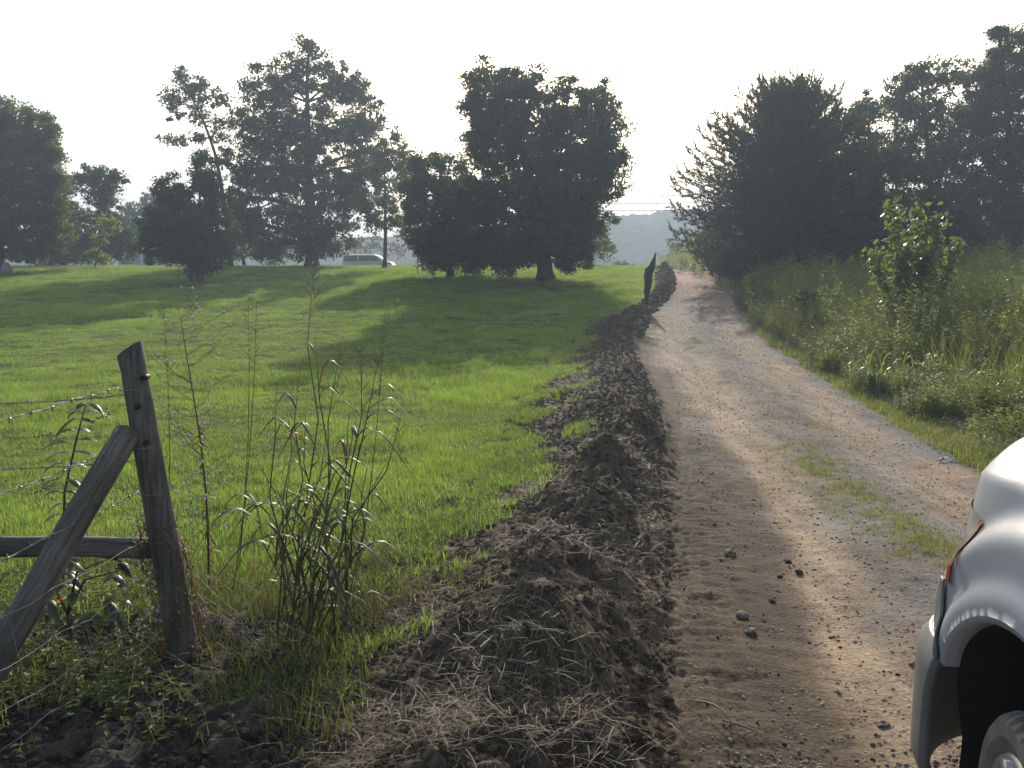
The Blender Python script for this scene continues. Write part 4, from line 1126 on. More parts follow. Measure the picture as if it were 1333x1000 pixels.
# flowering weed
def flower_weed(bxp, byp, H, label, spread=.20, nf=260, tw=54):
    x0, y0 = hit(bxp, byp); b0 = Vector((x0, y0, gz(x0, y0)))
    root = empty('flowering_weed', b0, label, 'weed')
    mb = MB(); st = [Vector((.03 * math.sin(q * 4) - .06 * q, 0, H * q)) for q in np.linspace(0, 1, 9)]
    mb.tube(st, [.0075 - .0007 * i for i in range(9)], 6); mb.build('stem', M['redstem'], root)
    tw_ = MB(); fl = MB(); lf = MB()
    for k in range(tw):
        q = random.uniform(.18, .98); p = Vector((.03 * math.sin(q * 4) - .06 * q, 0, H * q)); a = random.uniform(0, 6.28)
        L_ = spread * random.uniform(.5, 1.2) * (1.15 - .6 * abs(q - .75)); e2 = p + Vector((math.cos(a) * L_, math.sin(a) * L_, L_ * random.uniform(.4, 1.0)))
        m_ = p.lerp(e2, .5) - Vector((0, 0, .02)); tw_.tube([p, m_, e2], [.002, .0014, .0008], 3, cap=False)
        for j in range(max(1, nf // tw)):
            c = m_.lerp(e2, random.random() * 1.1) + Vector((random.gauss(0, .02), random.gauss(0, .02), random.gauss(0, .02)))
            tw_.tube([m_.lerp(e2, .5), c], .0007, 3, cap=False)
            r_ = random.choice([.004, .006, .009, .011])
            fl.add([c + Vector(v) * r_ for v in ((1, 0, 0), (-1, 0, 0), (0, 1, 0), (0, -1, 0), (0, 0, 1.2), (0, 0, -.8))],
                   [(0, 2, 4), (2, 1, 4), (1, 3, 4), (3, 0, 4), (2, 0, 5), (1, 2, 5), (3, 1, 5), (0, 3, 5)])
    for k in range(46):
        q = random.uniform(.05, .6) ; p = Vector((.03 * math.sin(q * 4) - .06 * q, 0, H * q)); a = random.uniform(0, 6.28); L_ = random.uniform(.025, .07)
        d = Vector((math.cos(a), math.sin(a), random.uniform(-.8, .3)))
        lf.ribbon([p, p + d * L_ * .5, p + d * L_ + Vector((0, 0, -.015))], [.006, .014, .002])
    tw_.build('twigs', M['drystem'], root)['kind'] = 'stuff'; fl.build('seed_fluff', M['fluff'], root)['kind'] = 'stuff'
    o = lf.build('dry_leaves', M['brownblade'], root); o['kind'] = 'stuff'
    at = o.data.attributes.new('rnd', 'FLOAT', 'POINT'); at.data.foreach_set('value', [random.random() for _ in o.data.vertices])
flower_weed(272, 765, 1.50, 'tall weed with white seed fluff between the post and grass clump')
flower_weed(216, 835, .62, 'dry white-fluffed weed clinging to the foot of the post', .13, 120, 40)

# pokeweed-like leafy plants
def leaf_pts(p, az, el, L_, w, droop=.5, n=5):
    d = Vector((math.cos(az) * math.cos(el), math.sin(az) * math.cos(el), math.sin(el)))
    pts_ = [p + d * L_ * i / (n - 1) - Vector((0, 0, droop * L_ * (i / (n - 1)) ** 2)) for i in range(n)]
    return pts_, [w * v for v in (.12, .8, 1.0, .72, .04)]
def leafy(bx, by, stempts, leaves, label, name, H=None, berries=(), orange=0.0, mat='poke'):
    b0 = Vector((bx, by, gz(bx, by)))
    root = empty(name, b0, label, 'plant')
    for sp in stempts:
        mb = MB(); mb.tube([Vector(p) - b0 for p in sp], [.008 - .005 * i / max(1, len(sp) - 1) for i in range(len(sp))], 6); mb.build('stem', M['redstem'], root)
    for (p, az, el, L_, w, dr) in leaves:
        pp, ws = leaf_pts(Vector(p), az, el, L_, w, dr)
        blade_obj('leaf', pp, ws, M['orange_leaf'] if random.random() < orange else M[mat], root, b0)
    for p in berries:
        mb = MB()
        for k in range(22):
            c = Vector(p) + Vector((k * .005, random.uniform(-.008, .008), random.uniform(-.009, .009) + k * .002)) - b0
            mb.add([c + Vector(v) * .0055 for v in ((1, 0, 0), (-1, 0, 0), (0, 1, 0), (0, -1, 0), (0, 0, 1), (0, 0, -1))], [(0, 2, 4), (2, 1, 4), (1, 3, 4), (3, 0, 4), (2, 0, 5), (1, 2, 5), (3, 1, 5), (0, 3, 5)])
        mb.build('berry_spike', M['berry'], root)
M['berry'] = simple('dark_berry', (.10, .05, .045), .4)
Yk = 4.5
sp1 = [P(82, 790, Yk), P(84, 640, Yk), P(100, 570, Yk), P(112, 525, Yk)]
lv = []
for (lx, ly) in ((112, 525), (108, 535), (104, 545), (100, 560), (96, 575), (92, 590), (88, 605), (86, 625), (84, 640), (84, 655), (83, 670)):
    for s_ in (0, 1):
        az = (0 if s_ else math.pi) + random.gauss(0, .6); lv.append((P(lx, ly, Yk), az, random.uniform(0, .5), random.uniform(.08, .16), .045, random.uniform(.3, .8)))
leafy(sp1[0].x, Yk, [sp1], lv, 'green pokeweed with berry spikes behind the fence wires above the rail', 'pokeweed', berries=[P(120, 548, Yk), P(55, 632, Yk), P(45, 642, 4.4)])
lv = []; Yk = 3.75
for k in range(46):
    lx = random.uniform(8, 172); ly = random.uniform(722, 800)
    lv.append((P(lx, ly, Yk + random.uniform(-.15, .2)), random.uniform(0, 6.28), random.uniform(-.3, .4), random.uniform(.06, .13), random.uniform(.03, .05), random.uniform(.5, 1.1)))
b_ = P(95, 850, 3.75)
leafy(b_.x, 3.75, [[Vector((b_.x, 3.75, 0)), P(88, 800, 3.75), P(70, 760, 3.75), P(30, 745, 3.8)], [P(88, 800, 3.75), P(110, 755, 3.75), P(165, 740, 3.8)], [P(88, 800, 3.75), P(100, 745, 3.7), P(135, 730, 3.7)]],
      lv, 'low dark-leaved plant with some orange leaves under the rail', 'leafy_vine', orange=.14)
# tangle of dry vine round the post foot
vine = empty('dry_vine', org, 'brown dried vine tangled around the lower half of the post', 'vine')
mb = MB(); lf = MB()
for k in range(16):
    pts_ = []; a = random.uniform(0, 6.28); z = random.uniform(-.0, .1)
    for i in range(14):
        a += random.uniform(.2, .55); z += random.uniform(.02, .065); r_ = .075 + random.uniform(0, .04) * (1.3 - z)
        c = foot.lerp(top, min(1, (z + .23) / 1.5)) - org
        pts_.append(Vector((c.x + math.cos(a) * r_, c.y + math.sin(a) * r_, z)))
    mb.tube(pts_, .0017, 3, cap=False)
    for p in pts_:
        for _ in range(3):
            d = Vector((random.gauss(0, 1), random.gauss(0, 1), random.gauss(0, 1))).normalized(); q = p + d * .012
            lf.ribbon([q, q + d * .014, q + d * .026], [.003, .009, .001])
for k in range(9):      # strands that fall away to the right
    s_ = Vector((.05, 0, random.uniform(.25, .6))); e2 = Vector((random.uniform(.3, .75), random.uniform(-.5, .2), random.uniform(-.02, .1)))
    pts_ = [s_.lerp(e2, q) + Vector((0, 0, .10 * math.sin(q * 3.1) * random.uniform(-.2, 1))) + Vector((random.gauss(0, .01), 0, random.gauss(0, .01))) for q in np.linspace(0, 1, 9)]
    mb.tube(pts_, .0018, 3, cap=False)
mb.build('strands', M['drystem'], vine)['kind'] = 'stuff'
o = lf.build('dry_leaves', M['brownblade'], vine); o['kind'] = 'stuff'
at = o.data.attributes.new('rnd', 'FLOAT', 'POINT'); at.data.foreach_set('value', [random.random() for _ in o.data.vertices])

# bright sapling on the right bank
def right_sapling():
    Yk = 17.0; bxw = (1188 - 666.5) / FPX * Yk; b0 = Vector((bxw, Yk, gz(bxw, Yk)))
    root = empty('leafy_sapling', b0, 'bright green large-leaved sapling rising from the weeds right of the road', 'sapling')
    lm = None
    V = []; mb = MB(); mb.ribbon([Vector((0, 0, 0)), Vector((.3, 0, .05)), Vector((.65, 0, .0)), Vector((1, 0, -.18))], [.12, .62, .55, .03], side=Vector((0, 1, 0)), fold=.12)
    leaf_me = [None, None]
    for j in range(2):
        leaf_me[j] = mb.mesh('leaf', M['leaf_sap']); at = leaf_me[j].attributes.new('rnd', 'FLOAT', 'POINT'); at.data.foreach_set('value', [.2 + .7 * j] * len(leaf_me[j].vertices))
    cnt = 0; fol = []
    for (tx, ty, nl) in ((1162, 268, 56), (1196, 275, 46), (1222, 285, 46), (1135, 322, 32), (1180, 320, 40), (1245, 318, 36), (1205, 330, 40)):
        t_ = P(tx, ty, Yk + random.uniform(-.3, .3)); q1 = b0.lerp(t_, .5) + Vector(((t_.x - b0.x) * .15, 0, 0))
        pts_ = [b0, b0.lerp(q1, .5), q1, q1.lerp(t_, .5), t_]
        s_ = MB(); s_.tube([p - b0 for p in pts_], [.02, .016, .012, .008, .003], 6); s_.build('stem', M['stem'], root)
        for k in range(nl):
            q = .32 + .68 * random.random() ** .8; kk = min(int(q * 4), 3); p = pts_[kk].lerp(pts_[kk + 1], q * 4 - kk)
            o = bpy.data.objects.new('leaf', random.choice(leaf_me)); o.location = p - b0 + Vector((random.gauss(0, .03), random.gauss(0, .03), random.gauss(0, .03)))
            o.rotation_euler = (random.gauss(0, .5), random.uniform(-.3, .9), random.uniform(0, 6.28)); L_ = random.uniform(.13, .23); o.scale = (L_, L_, L_)
            link(o, root); cnt += 1
        m_ = 230; q = .3 + .72 * rng.random(m_); a_ = np.array(b0) + (np.array(t_) - np.array(b0)) * q[:, None] + rng.normal(size=(m_, 3)) * .085
        D_ = unit(m_); N_ = unit(m_); N_[:, 2] += .5; VV, FF = quads(a_ - np.array(b0), D_, N_, .10 + .09 * rng.random(m_), .05 + .05 * rng.random(m_)); fol.append(VV)
    VV = np.concatenate(fol); o = link(bpy.data.objects.new('small_leaves', mesh_np('small_leaves', VV, np.arange(len(VV)).reshape(-1, 4), M['leaf_sap'], smooth=False, attrs={'rnd': np.repeat(rng.random(len(VV) // 4), 4)})), root); o['kind'] = 'stuff'
right_sapling()
# yellow arching blades at the weed front
for i, (px, py, lab) in enumerate([(1195, 470, 'bright yellow-green arching grass tuft below the leafy sapling'), (1275, 490, 'yellow and orange bladed grass tuft in dark weeds near the right edge'), (1120, 470, 'upright green grass tuft at the front of the weeds')]):
    x0, y0 = hit(px, py + 45); y0 -= 0; b0 = Vector((x0 + .1, y0 + .0, gz(x0, y0)))
    root = empty('grass_tuft', b0, lab, 'grass clump')
    for k in range(22):
        az = random.uniform(0, 6.28); pp, ws = arc_blade(b0 + Vector((random.gauss(0, .12), random.gauss(0, .12), random.uniform(0, .15))), az, random.uniform(.25, .6), random.uniform(.3, .7), random.uniform(.009, .017), 8)
        blade_obj('blade', pp, ws, random.choices([M['leaf_sap'], M['greenblade'], M['brownblade']], [.55, .3, .15 if i == 1 else .02])[0], root, b0)

# ------------------------------------------------------------------ debris on bank and verge
def dead_clump(px, py, rad, h, label, mat='straw_one', n=260, fine=1.0):
    """a mat of strands draped over the real relief"""
    x0, y0 = hit(px, py); b0 = Vector((x0, y0, gz(x0, y0)))
    root = empty('dead_grass_clump', b0, label, 'grass clump')
    K = 7
    a0 = rng.random(n) * 6.283; r0 = rng.random(n) ** .6 * rad
    sx = x0 + np.cos(a0) * r0; sy = y0 + np.sin(a0) * r0 * .8
    an = 5 * fbm(sx * 3, sy * 3, 171, 2) + rng.normal(size=n) * .9 - .6; L_ = rad * (.25 + .75 * rng.random(n)); cv = rng.normal(size=n) * 1.2
    A = []; V = np.zeros((n, K, 2, 3)); lift = h * .55 * rng.random(n) ** 2
    cx = sx.copy(); cy = sy.copy(); w = (.0010 + .0016 * rng.random(n)) * max(1, y0 / 6.5) * fine
    for k in range(K):
        q = k / (K - 1)
        z = G(cx, cy) + .006 + lift * math.sin(q * 3.14) + h * .12 * rng.random(n)
        ww = w * (1 - .8 * q * q)
        ox = -np.sin(an) * ww; oy = np.cos(an) * ww
        V[:, k, 0] = np.stack([cx - ox, cy - oy, z], 1); V[:, k, 1] = np.stack([cx + ox, cy + oy, z + ww * .8], 1)
        cx = cx + np.cos(an) * L_ / K; cy = cy + np.sin(an) * L_ / K; an = an + cv / K + rng.normal(size=n) * .18
    base = np.arange(n)[:, None] * (K * 2) + (np.arange(K - 1) * 2)[None]
    base = base.ravel(); F = np.stack([base, base + 1, base + 3, base + 2], 1)
    me = mesh_np('straw', V.reshape(-1, 3) - np.array(b0), F, M[mat], smooth=False, attrs={'rnd': np.repeat(rng.random(n), K * 2)})
    o = link(bpy.data.objects.new('straw', me), root); o['kind'] = 'stuff'
dead_clump(812, 722, .20, .10, 'pale mat of dead roots capping the soil mound beside the tyre track', n=520, fine=.55)
dead_clump(790, 640, .34, .09, 'brown dead grass sod on the second mound of the bank', mat='brownsod', n=420, fine=.6)
dead_clump(690, 945, .30, .09, 'straw-covered sod at the bottom of the bank in the foreground', n=260, fine=.6)
dead_clump(770, 830, .38, .09, 'grass-strewn soil mound at the near end of the bank', mat='brownsod', n=420, fine=.6)
for (px, py, rad, h, lab) in [(1198, 538, .26, .26, 'round dark clump of uprooted sod on the verge below the weeds'), (1262, 556, .34, .16, 'flat dark clump of cut weeds on the verge nearest the parked car')]:
    dead_clump(px, py, rad, h, lab, mat='brownsod', n=900)

def stalk(p0, p1, lab, r_=.004, bend=.03, lift=.03, mat='straw_one'):
    x0, y0 = hit(*p0); x1, y1 = hit(*p1)
    a = Vector((x0, y0, gz(x0, y0) + .01)); c = Vector((x1, y1, gz(x1, y1) + .012))
    root = a.copy(); pts_ = []
    for i in range(9):
        q = i / 8; p = a.lerp(c, q); zz = gz(p.x, p.y) + .012
        p.z = max(p.z + lift * math.sin(q * 3.14), zz); p.x += bend * math.sin(q * 3.14) * .5; pts_.append(p - root)
    mb = MB(); mb.tube(pts_, [r_ * (1 - .5 * i / 8) for i in range(9)], 5)
    o = mb.build('dry_stalk', M[mat], None); o.location = root
    at = o.data.attributes.new('rnd', 'FLOAT', 'POINT'); at.data.foreach_set('value', [random.random()] * len(o.data.vertices))
    props(o, lab, 'stalk', 'dry stalks lying on the soil')
stalk((577, 836), (712, 868), 'longest pale straw stalk lying across the near soil', .0045, .02, .06)
stalk((600, 868), (700, 866), 'pale stalk just below the longest straw stalk', .003)
stalk((645, 828), (735, 855), 'thin tan stalk right above the longest straw stalk', .003, .02, .05)
stalk((664, 755), (712, 756), 'short light stick left of the pale root mat', .004)
stalk((782, 824), (812, 820), 'short pale stick at the foot of the near mound', .003)
stalk((895, 920), (965, 975), 'bent pale twig between the bank and the tyre tracks', .0035, .05, .05)
stalk((940, 950), (1010, 985), 'brown twig on the loose dirt at the bottom of the picture', .0035, .05, .02, 'drystem')
stalk((780, 876), (812, 876), 'small straight straw on the near mound', .0025)
stalk((478, 852), (530, 872), 'curled white root strip in the dark soil', .004, .06, .05)
stalk((530, 885), (545, 897), 'short curled white root strip beside the longer one', .005, .05, .03)
stalk((0, 860), (60, 893), 'reddish pale stick under the wire fence', .007, 0, 0)

rs_ = random.Random(4)
for k in range(26):
    ax_, ay_ = rs_.uniform(470, 850), rs_.uniform(790, 985)
    an_ = rs_.uniform(-.5, .5); ll_ = rs_.uniform(35, 110)
    x0, y0 = hit(ax_, ay_); x1, y1 = hit(ax_ + ll_ * math.cos(an_), ay_ + ll_ * math.sin(an_) * .6)
    a = Vector((x0, y0, gz(x0, y0) + .008)); pts_ = []
    bd_ = rs_.uniform(-.05, .05); lf_ = rs_.uniform(0, .03)
    for i in range(8):
        q = i / 7; px1 = x0 + (x1 - x0) * q; py1 = y0 + (y1 - y0) * q + bd_ * math.sin(q * 3.14)
        pts_.append(Vector((px1, py1, gz(px1, py1) + .008 + lf_ * math.sin(q * 3.14))) - a)
    r0_ = rs_.uniform(.0012, .0026)
    mb = MB(); mb.tube(pts_, [r0_ * (1 - .6 * i / 7) for i in range(8)], 5); o = mb.build('dry_stalk', M['straw_one']); o.location = a
    at = o.data.attributes.new('rnd', 'FLOAT', 'POINT'); at.data.foreach_set('value', [rs_.random()] * len(o.data.vertices))
    props(o, 'fine tan straw strewn over the near end of the soil bank', 'stalk', 'fine straws strewn over the near soil')

def stone(px, py, r_, lab, mat='stone', grp=None):
    x0, y0 = hit(px, py); src = lump('stone', M[mat], 2, .34)
    src.location = (x0, y0, gz(x0, y0) + r_ * .3); r_ *= .62; src.scale = (r_ * 1.15, r_ * .9, r_ * .85); src.rotation_euler = (0, 0, random.uniform(0, 3))
    link(src); props(src, lab, 'stone', grp)
for (px, py, r_, lab, mt) in [(951, 722, .062, 'largest rounded stone at the edge of the loose dirt', 'stone'), (1027, 727, .035, 'dark clod on the road, upper of a close pair', 'darkstone'), (1041, 741, .038, 'reddish dark clod on the road, lower of a close pair', 'darkstone'),
                            (1005, 779, .034, 'dark clod on the road between the wheel tracks, below the pair', 'darkstone'), (1016, 745, .026, 'small dark clod left of the pair on the road', 'darkstone'), (1150, 938, .034, 'grey stone on the road near the chrome bumper corner', 'stone'),
                            (966, 803, .050, 'flat stone half buried beside the tyre tracks', 'stone'), (1188, 868, .026, 'small blue-grey stone left of the wheel', 'stone'), (1060, 738, .018, 'small grey stone right of the clod pair', 'stone'),
                            (978, 822, .045, 'grey stone below the flat half-buried one', 'stone'), (182, 812, .02, 'pale chip in dark soil below the rail', 'stone')]:
    stone(px, py, r_, lab, mt)
# white scrap on the verge
x0, y0 = hit(1232, 601); b0 = Vector((x0, y0, gz(x0, y0) + .02))
mb = MB(); Vv = []; Ff = []
for i in range(7):
    for j in range(4): Vv.append((i * .022 - .07 + random.uniform(-.005, .005), j * .018 - .03, .03 * math.sin(i * 1.3) * math.cos(j) + random.uniform(0, .012)))
for i in range(6):
    for j in range(3): Ff.append((i * 4 + j, i * 4 + j + 1, i * 4 + j + 5, i * 4 + j + 4))
o = mb.add(Vv, Ff).build('paper_scrap', M['litter']); o.location = b0; add_mod(o, 'SOLIDIFY', thickness=.002)
props(o, 'crumpled white scrap of paper on the right verge beside the road', 'litter')

# dark cloth hung on a leaning post by the bank
def banner():
    Yk = 26.0
    b0 = P(841, 408, Yk); b0.z = gz(b0.x, Yk) - .02
    root = empty('banner_post', b0, 'dark ragged cloth furled on a leaning post beside the soil bank', 'banner')
    mb = MB(); mb.tube([Vector((0, 0, -.1)), P(845, 370, Yk) - b0, P(853.5, 329, Yk) - b0], [.035, .03, .026], 8); mb.build('post', M['greenpost'], root)
    rows = [(331, 853, 1.6), (336, 852, 2.4), (341, 850.5, 4.2), (346, 848.5, 6.0), (351, 846, 8.0), (357, 844.5, 8.5), (363, 844, 8.0), (370, 843.5, 7.2), (377, 842.5, 6.0), (384, 841.7, 4.4), (391, 841.2, 3.0), (398, 841, 2.0), (402, 841, 1.4)]
    yy_ = np.linspace(331, 402, 40); rows = [(q, float(np.interp(q, [r[0] for r in rows], [r[1] for r in rows])) + random.uniform(-.3, .3), float(np.interp(q, [r[0] for r in rows], [r[2] for r in rows])) * random.uniform(.55, .68)) for q in yy_]
    K = 16; V = []; F = []
    for i, (py, cx, hw) in enumerate(rows):
        c = P(cx, py, Yk) - b0; w = hw / FPX * Yk
        for k in range(K):
            a = 2 * math.pi * k / K
            f = 1 + .22 * math.sin(5 * a + i * .4) + random.uniform(-.10, .10)
            V.append(c + Vector((math.cos(a) * w * f, math.sin(a) * w * 1.1 * f, random.uniform(-.02, .02))))
    for i in range(len(rows) - 1):
        for k in range(K): F.append((i * K + k, i * K + (k + 1) % K, (i + 1) * K + (k + 1) % K, (i + 1) * K + k))
    F += [tuple(range(K)), tuple((len(rows) - 1) * K + k for k in range(K))]
    mb = MB().add(V, F); mb.build('cloth', M['cloth'], root)
M['cloth'] = simple('dark_cloth', (.035, .022, .024), .8, var=.4, scale=3)
M['greenpost'] = simple('post_paint', (.03, .05, .04), .6)
banner()

# ------------------------------------------------------------------ parked white car (lower right)
M['paint'] = simple('white_car_paint', (.42, .425, .445), .40, var=.06, scale=3, coat=.12)
M['paint'].node_tree.nodes['Principled BSDF'].inputs['Specular IOR Level'].default_value = .25
M['trimgrey'] = simple('grey_bumper', (.20, .195, .18), .5, var=.1)
M['chrome'] = simple('chrome', (.85, .85, .85), .12, metal=1, var=.02)
M['tyre'] = simple('tyre_rubber', (.17, .155, .13), .85, var=.3, scale=12, bump=.2)
M['rim'] = simple('alloy_rim', (.42, .41, .39), .4, metal=.6, var=.15)
M['glassdark'] = simple('car_glass', (.02, .022, .024), .06, var=.1)
M['amber'] = simple('amber_lens', (.42, .12, .04), .15, var=.1, coat=.5)
M['redlens'] = simple('red_lens', (.45, .05, .03), .15, var=.1, coat=.5)
M['clearlens'] = simple('lamp_lens', (.50, .48, .45), .12, var=.1, coat=.8)
def wheel(parent, loc, yaw, rt=.312, wd=.22, nm_='wheel'):
    w = bpy.data.objects.new(nm_, None); link(w, parent); w.location = loc; w.rotation_euler = (0, 0, yaw); w.empty_display_size = .1
    mb = MB(); n = 120; V = []; F = []
    prof_ = [(-.40, .64), (-.5, .78), (-.5, .90), (-.42, .965), (-.30, 1.0), (-.10, 1.0), (-.08, .972), (-.05, .972), (-.03, 1.0), (.03, 1.0), (.05, .972), (.08, .972), (.10, 1.0), (.30, 1.0), (.42, .965), (.5, .90), (.5, .78), (.40, .64)]
    m_ = len(prof_)
    for i in range(n):
        a = 2 * math.pi * i / n
        for j, (x, r_) in enumerate(prof_):
            sh = 0
            if j in (3, 4, 13, 14): sh = -.06 if (i % 3) == 0 else 0
            if j in (5, 8, 9, 12): sh = -.035 if (i % 3) == 1 else 0
            rr = rt * (r_ + sh); V.append((x * wd, math.cos(a) * rr, math.sin(a) * rr))
    for i in range(n):
        for j in range(m_ - 1):
            i2 = (i + 1) % n; F.append((i * m_ + j, i * m_ + j + 1, i2 * m_ + j + 1, i2 * m_ + j))
    o = MB().add(V, F).build('tyre', M['tyre'], w, smooth=False)
    V = []; F = []; pr = [(-.40, .66), (-.47, .64), (-.44, .58), (-.15, .55), (-.12, .1), (-.16, .0)]
    for i in range(48):
        a = 2 * math.pi * i / 48
        for j, (x, r_) in enumerate(pr):
            V.append((x * wd, math.cos(a) * rt * r_, math.sin(a) * rt * r_))
    m_ = len(pr)
    for i in range(48):
        for j in range(m_ - 1): F.append((i * m_ + j, i * m_ + j + 1, ((i + 1) % 48) * m_ + j + 1, ((i + 1) % 48) * m_ + j))
    mb = MB().add(V, F)
    for k in range(5):
        a = 2 * math.pi * k / 5; d = Vector((0, math.cos(a), math.sin(a)))
        mb.tube([Vector((-.36 * wd, 0, 0)), Vector((-.40 * wd, 0, 0)) + d * rt * .3, Vector((-.36 * wd, 0, 0)) + d * rt * .6], [.035, .03, .042], 6)
    mb.build('rim', M['rim'], w)
    return w
def parked_car():
    root = empty('parked_car', (1.245, 2.05, gz(1.9, 2.05) - .06), 'white car on the dirt road cut by the lower right corner', 'car', rz=R(-5.0))
    # local: x to the right across the car (0 = left flank), y forward, 0 at the front axle
    HW = .91; ARC = .335; AR = .515
    def hw(y):
        f = 1.0
        if y > .30: f = (1 - min(1, (y - .30) / .64) ** 3.1) ** (1 / 2.9)
        if y < -3.0: f = (1 - min(1, (-3.0 - y) / .75) ** 3.4) ** (1 / 2.6)
        return HW * f
    def ztop(y):
        return float(np.interp(y, [-3.9, -3.4, -1, .35, .7, .86, .94], [1.10, 1.18, 1.27, 1.25, 1.21, 1.13, .96]))
    def sect(y, t):
        """t 0..1 from the sill up the flank to the shoulder, 1..2 over to the centre"""
        h = hw(y); zt = ztop(y)
        if t <= 1:
            z = .30 + (zt - .12 - .30) * t
            ins = .045 * (1 - t) ** 3 + .02 * sst(.45, 0, t) + .055 * t ** 3.2
        else:
            q = t - 1
            a = q * math.pi / 2
            z = zt - .12 + .12 * (1 - (1 - min(1, q * 4)) ** 2) + .07 * float(sst(0, 1, q))
            ins = .085 + (h - .085) * (1 - math.cos(a) ** 1.0) if h > .085 else h
            ins = .055 + max(h - .055, 0) * q
        # wheel-arch bulge
        d = min(math.hypot(y, z - ARC), math.hypot(y + 2.62, z - ARC))
        b_ = .060 * float(sst(.80, .70, d)) + .022 * float(sst(.62, .55, d))
        b_ *= 1 if t <= 1 else max(0, 1 - (t - 1) * 5)
        x = HW - h + (ins * h / HW) - b_ * float(sst(.0, .25, h)) + .052
        return Vector((x, y, z))
    ysn = np.concatenate([np.linspace(-3.74, -3.0, 24), np.linspace(-2.97, -1.2, 60), np.linspace(-1.17, .30, 74), np.linspace(.32, .94, 62) ])
    ts = np.concatenate([np.linspace(0, 1, 46), np.linspace(1.015, 1.3, 18), np.linspace(1.33, 2, 18)])
    def shell(side):
        V = []; F = []; keep = {}
        nt_ = len(ts)
        for y in ysn:
            for t in ts:
                p = sect(float(y), float(t))
                for cy in (0, -2.62):
                    r_ = math.hypot(p.y - cy, p.z - ARC)
                    if t <= 1 and AR - .022 < r_ < AR + .014:
                        k = AR / r_; p = Vector((p.x, cy + (p.y - cy) * k, ARC + (p.z - ARC) * k))
                if side: p = Vector((2 * (HW + .052) - p.x, p.y, p.z))
                V.append(p)
        for i in range(len(ysn) - 1):
            for j in range(nt_ - 1):
                q = [i * nt_ + j, i * nt_ + j + 1, (i + 1) * nt_ + j + 1, (i + 1) * nt_ + j]
                c = sum((V[k] for k in q), Vector()) / 4
                if ts[j] < 1 and any(math.hypot(c.y - cy, c.z - ARC) < AR - .004 for cy in (0, -2.62)): continue
                if c.y > .36 and c.z < .555: continue
                F.append(tuple(q if side else q[::-1]))
        return V, F
    mb = MB(); mb.add(*shell(0)); mb.add(*shell(1))
    o = mb.build('body', M['paint'], root)
    import bmesh
    bm = bmesh.new(); bm.from_mesh(o.data); bmesh.ops.remove_doubles(bm, verts=bm.verts, dist=.0015)
    loose = [v for v in bm.verts if not v.link_faces]; bmesh.ops.delete(bm, geom=loose, context='VERTS')
    bmesh.ops.recalc_face_normals(bm, faces=bm.faces); bm.to_mesh(o.data); bm.free()
    for side in (0, 1):
        sp_ = []
        for y in np.linspace(.52, -.70, 30):
            p = sect(float(y), 1.22)
            if side: p.x = 2 * (HW + .052) - p.x
            sp_.append(p + Vector((0, 0, -.001)))
        MB().tube(sp_, .0045, 5).build('hood_seam', M['black'], root)
        for y in (-.98, -1.95):
            sp_ = []
            for t in np.linspace(.08, 1, 22):
                p = sect(y, float(t))
                if side: p.x = 2 * (HW + .052) - p.x
                sp_.append(p)
            MB().tube(sp_, .004, 5).build('door_seam', M['black'], root)
    # arch lips and dark liners
    for side in (0, 1):
        for cy in (0, -2.62):
            K = 60
            for part, a_lo, a_hi in (('arch_lip', .45 if cy == 0 else -.08, math.pi + .08), ('wheel_liner', -.5, math.pi + .5)):
                V = []; F = []
                for i in range(K + 1):
                    a = a_lo + (a_hi - a_lo) * i / K
                    z = ARC + math.sin(a) * AR; y = cy + math.cos(a) * AR
                    t = max(0, min(1, (z - .30) / (ztop(y) - .42))); p = sect(y, t)
                    for (r_, dx) in (((AR, 0), (AR - .018, .006), (AR - .020, .05)) if part == 'arch_lip' else ((AR - .016, .045), (AR + .02, .52), (AR + .02, .62))):
                        x = p.x + dx
                        if side: x = 2 * (HW + .052) - x
                        ca = math.cos(a) if 0 <= a <= math.pi else (1 if a < 0 else -1)
                        V.append((x, cy + ca * r_, ARC + math.sin(a) * r_ * (1.0 if 0 <= a <= math.pi else .9)))
                for i in range(K):
                    for j in range(2): F.append((i * 3 + j, i * 3 + j + 1, (i + 1) * 3 + j + 1, (i + 1) * 3 + j))
                mb = MB().add(V, F)
                if part == 'wheel_liner':
                    n0 = len(mb.v); mb.v += [(V[2][0], cy, .25)]; mb.f += [(i * 3 + 2, (i + 1) * 3 + 2, n0) for i in range(K)]
                mb.build(part, M['paint'] if part == 'arch_lip' else M['black'], root)
            wx = .115 if not side else 2 * (HW + .052) - .115
            wheel(root, (wx, cy, .295), (R(-9) if cy == 0 else 0) + (math.pi if side else 0))
    # floor pan
    mb = MB().box((HW + .05, -1.6, .26), (.9, 3.8, .06)); mb.build('floor_pan', M['black'], root)
    # bumper shell, proud of the nose
    V = []; F = []
    by_ = np.concatenate([np.linspace(0, .93, 44), np.linspace(.935, 1.0, 18)]); zs = [.12, .15, .20, .28, .36, .44, .50, .54, .565, .58]
    def hwb(y): return (HW + .045) * (1 - min(1, max(0, (y - .45)) / .525) ** 3.0) ** (1 / 2.3)
    for side in (0, 1):
        V = []; F = []
        for q_ in by_:
            for z in zs:
                y = math.sqrt(max(.0, (AR + .004) ** 2 - (max(z, ARC) - ARC) ** 2)); y = y + (.974 - y) * float(q_)
                e_ = .03 * (1 - float(sst(.12, .2, z))) + .035 * float(sst(.53, .58, z))
                x = (HW + .052) - hwb(y) + e_
                if side: x = 2 * (HW + .052) - x
                V.append((x, y, z))
        m_ = len(zs)
        for i in range(len(by_) - 1):
            for j in range(m_ - 1):
                F.append((i * m_ + j, i * m_ + j + 1, (i + 1) * m_ + j + 1, (i + 1) * m_ + j))
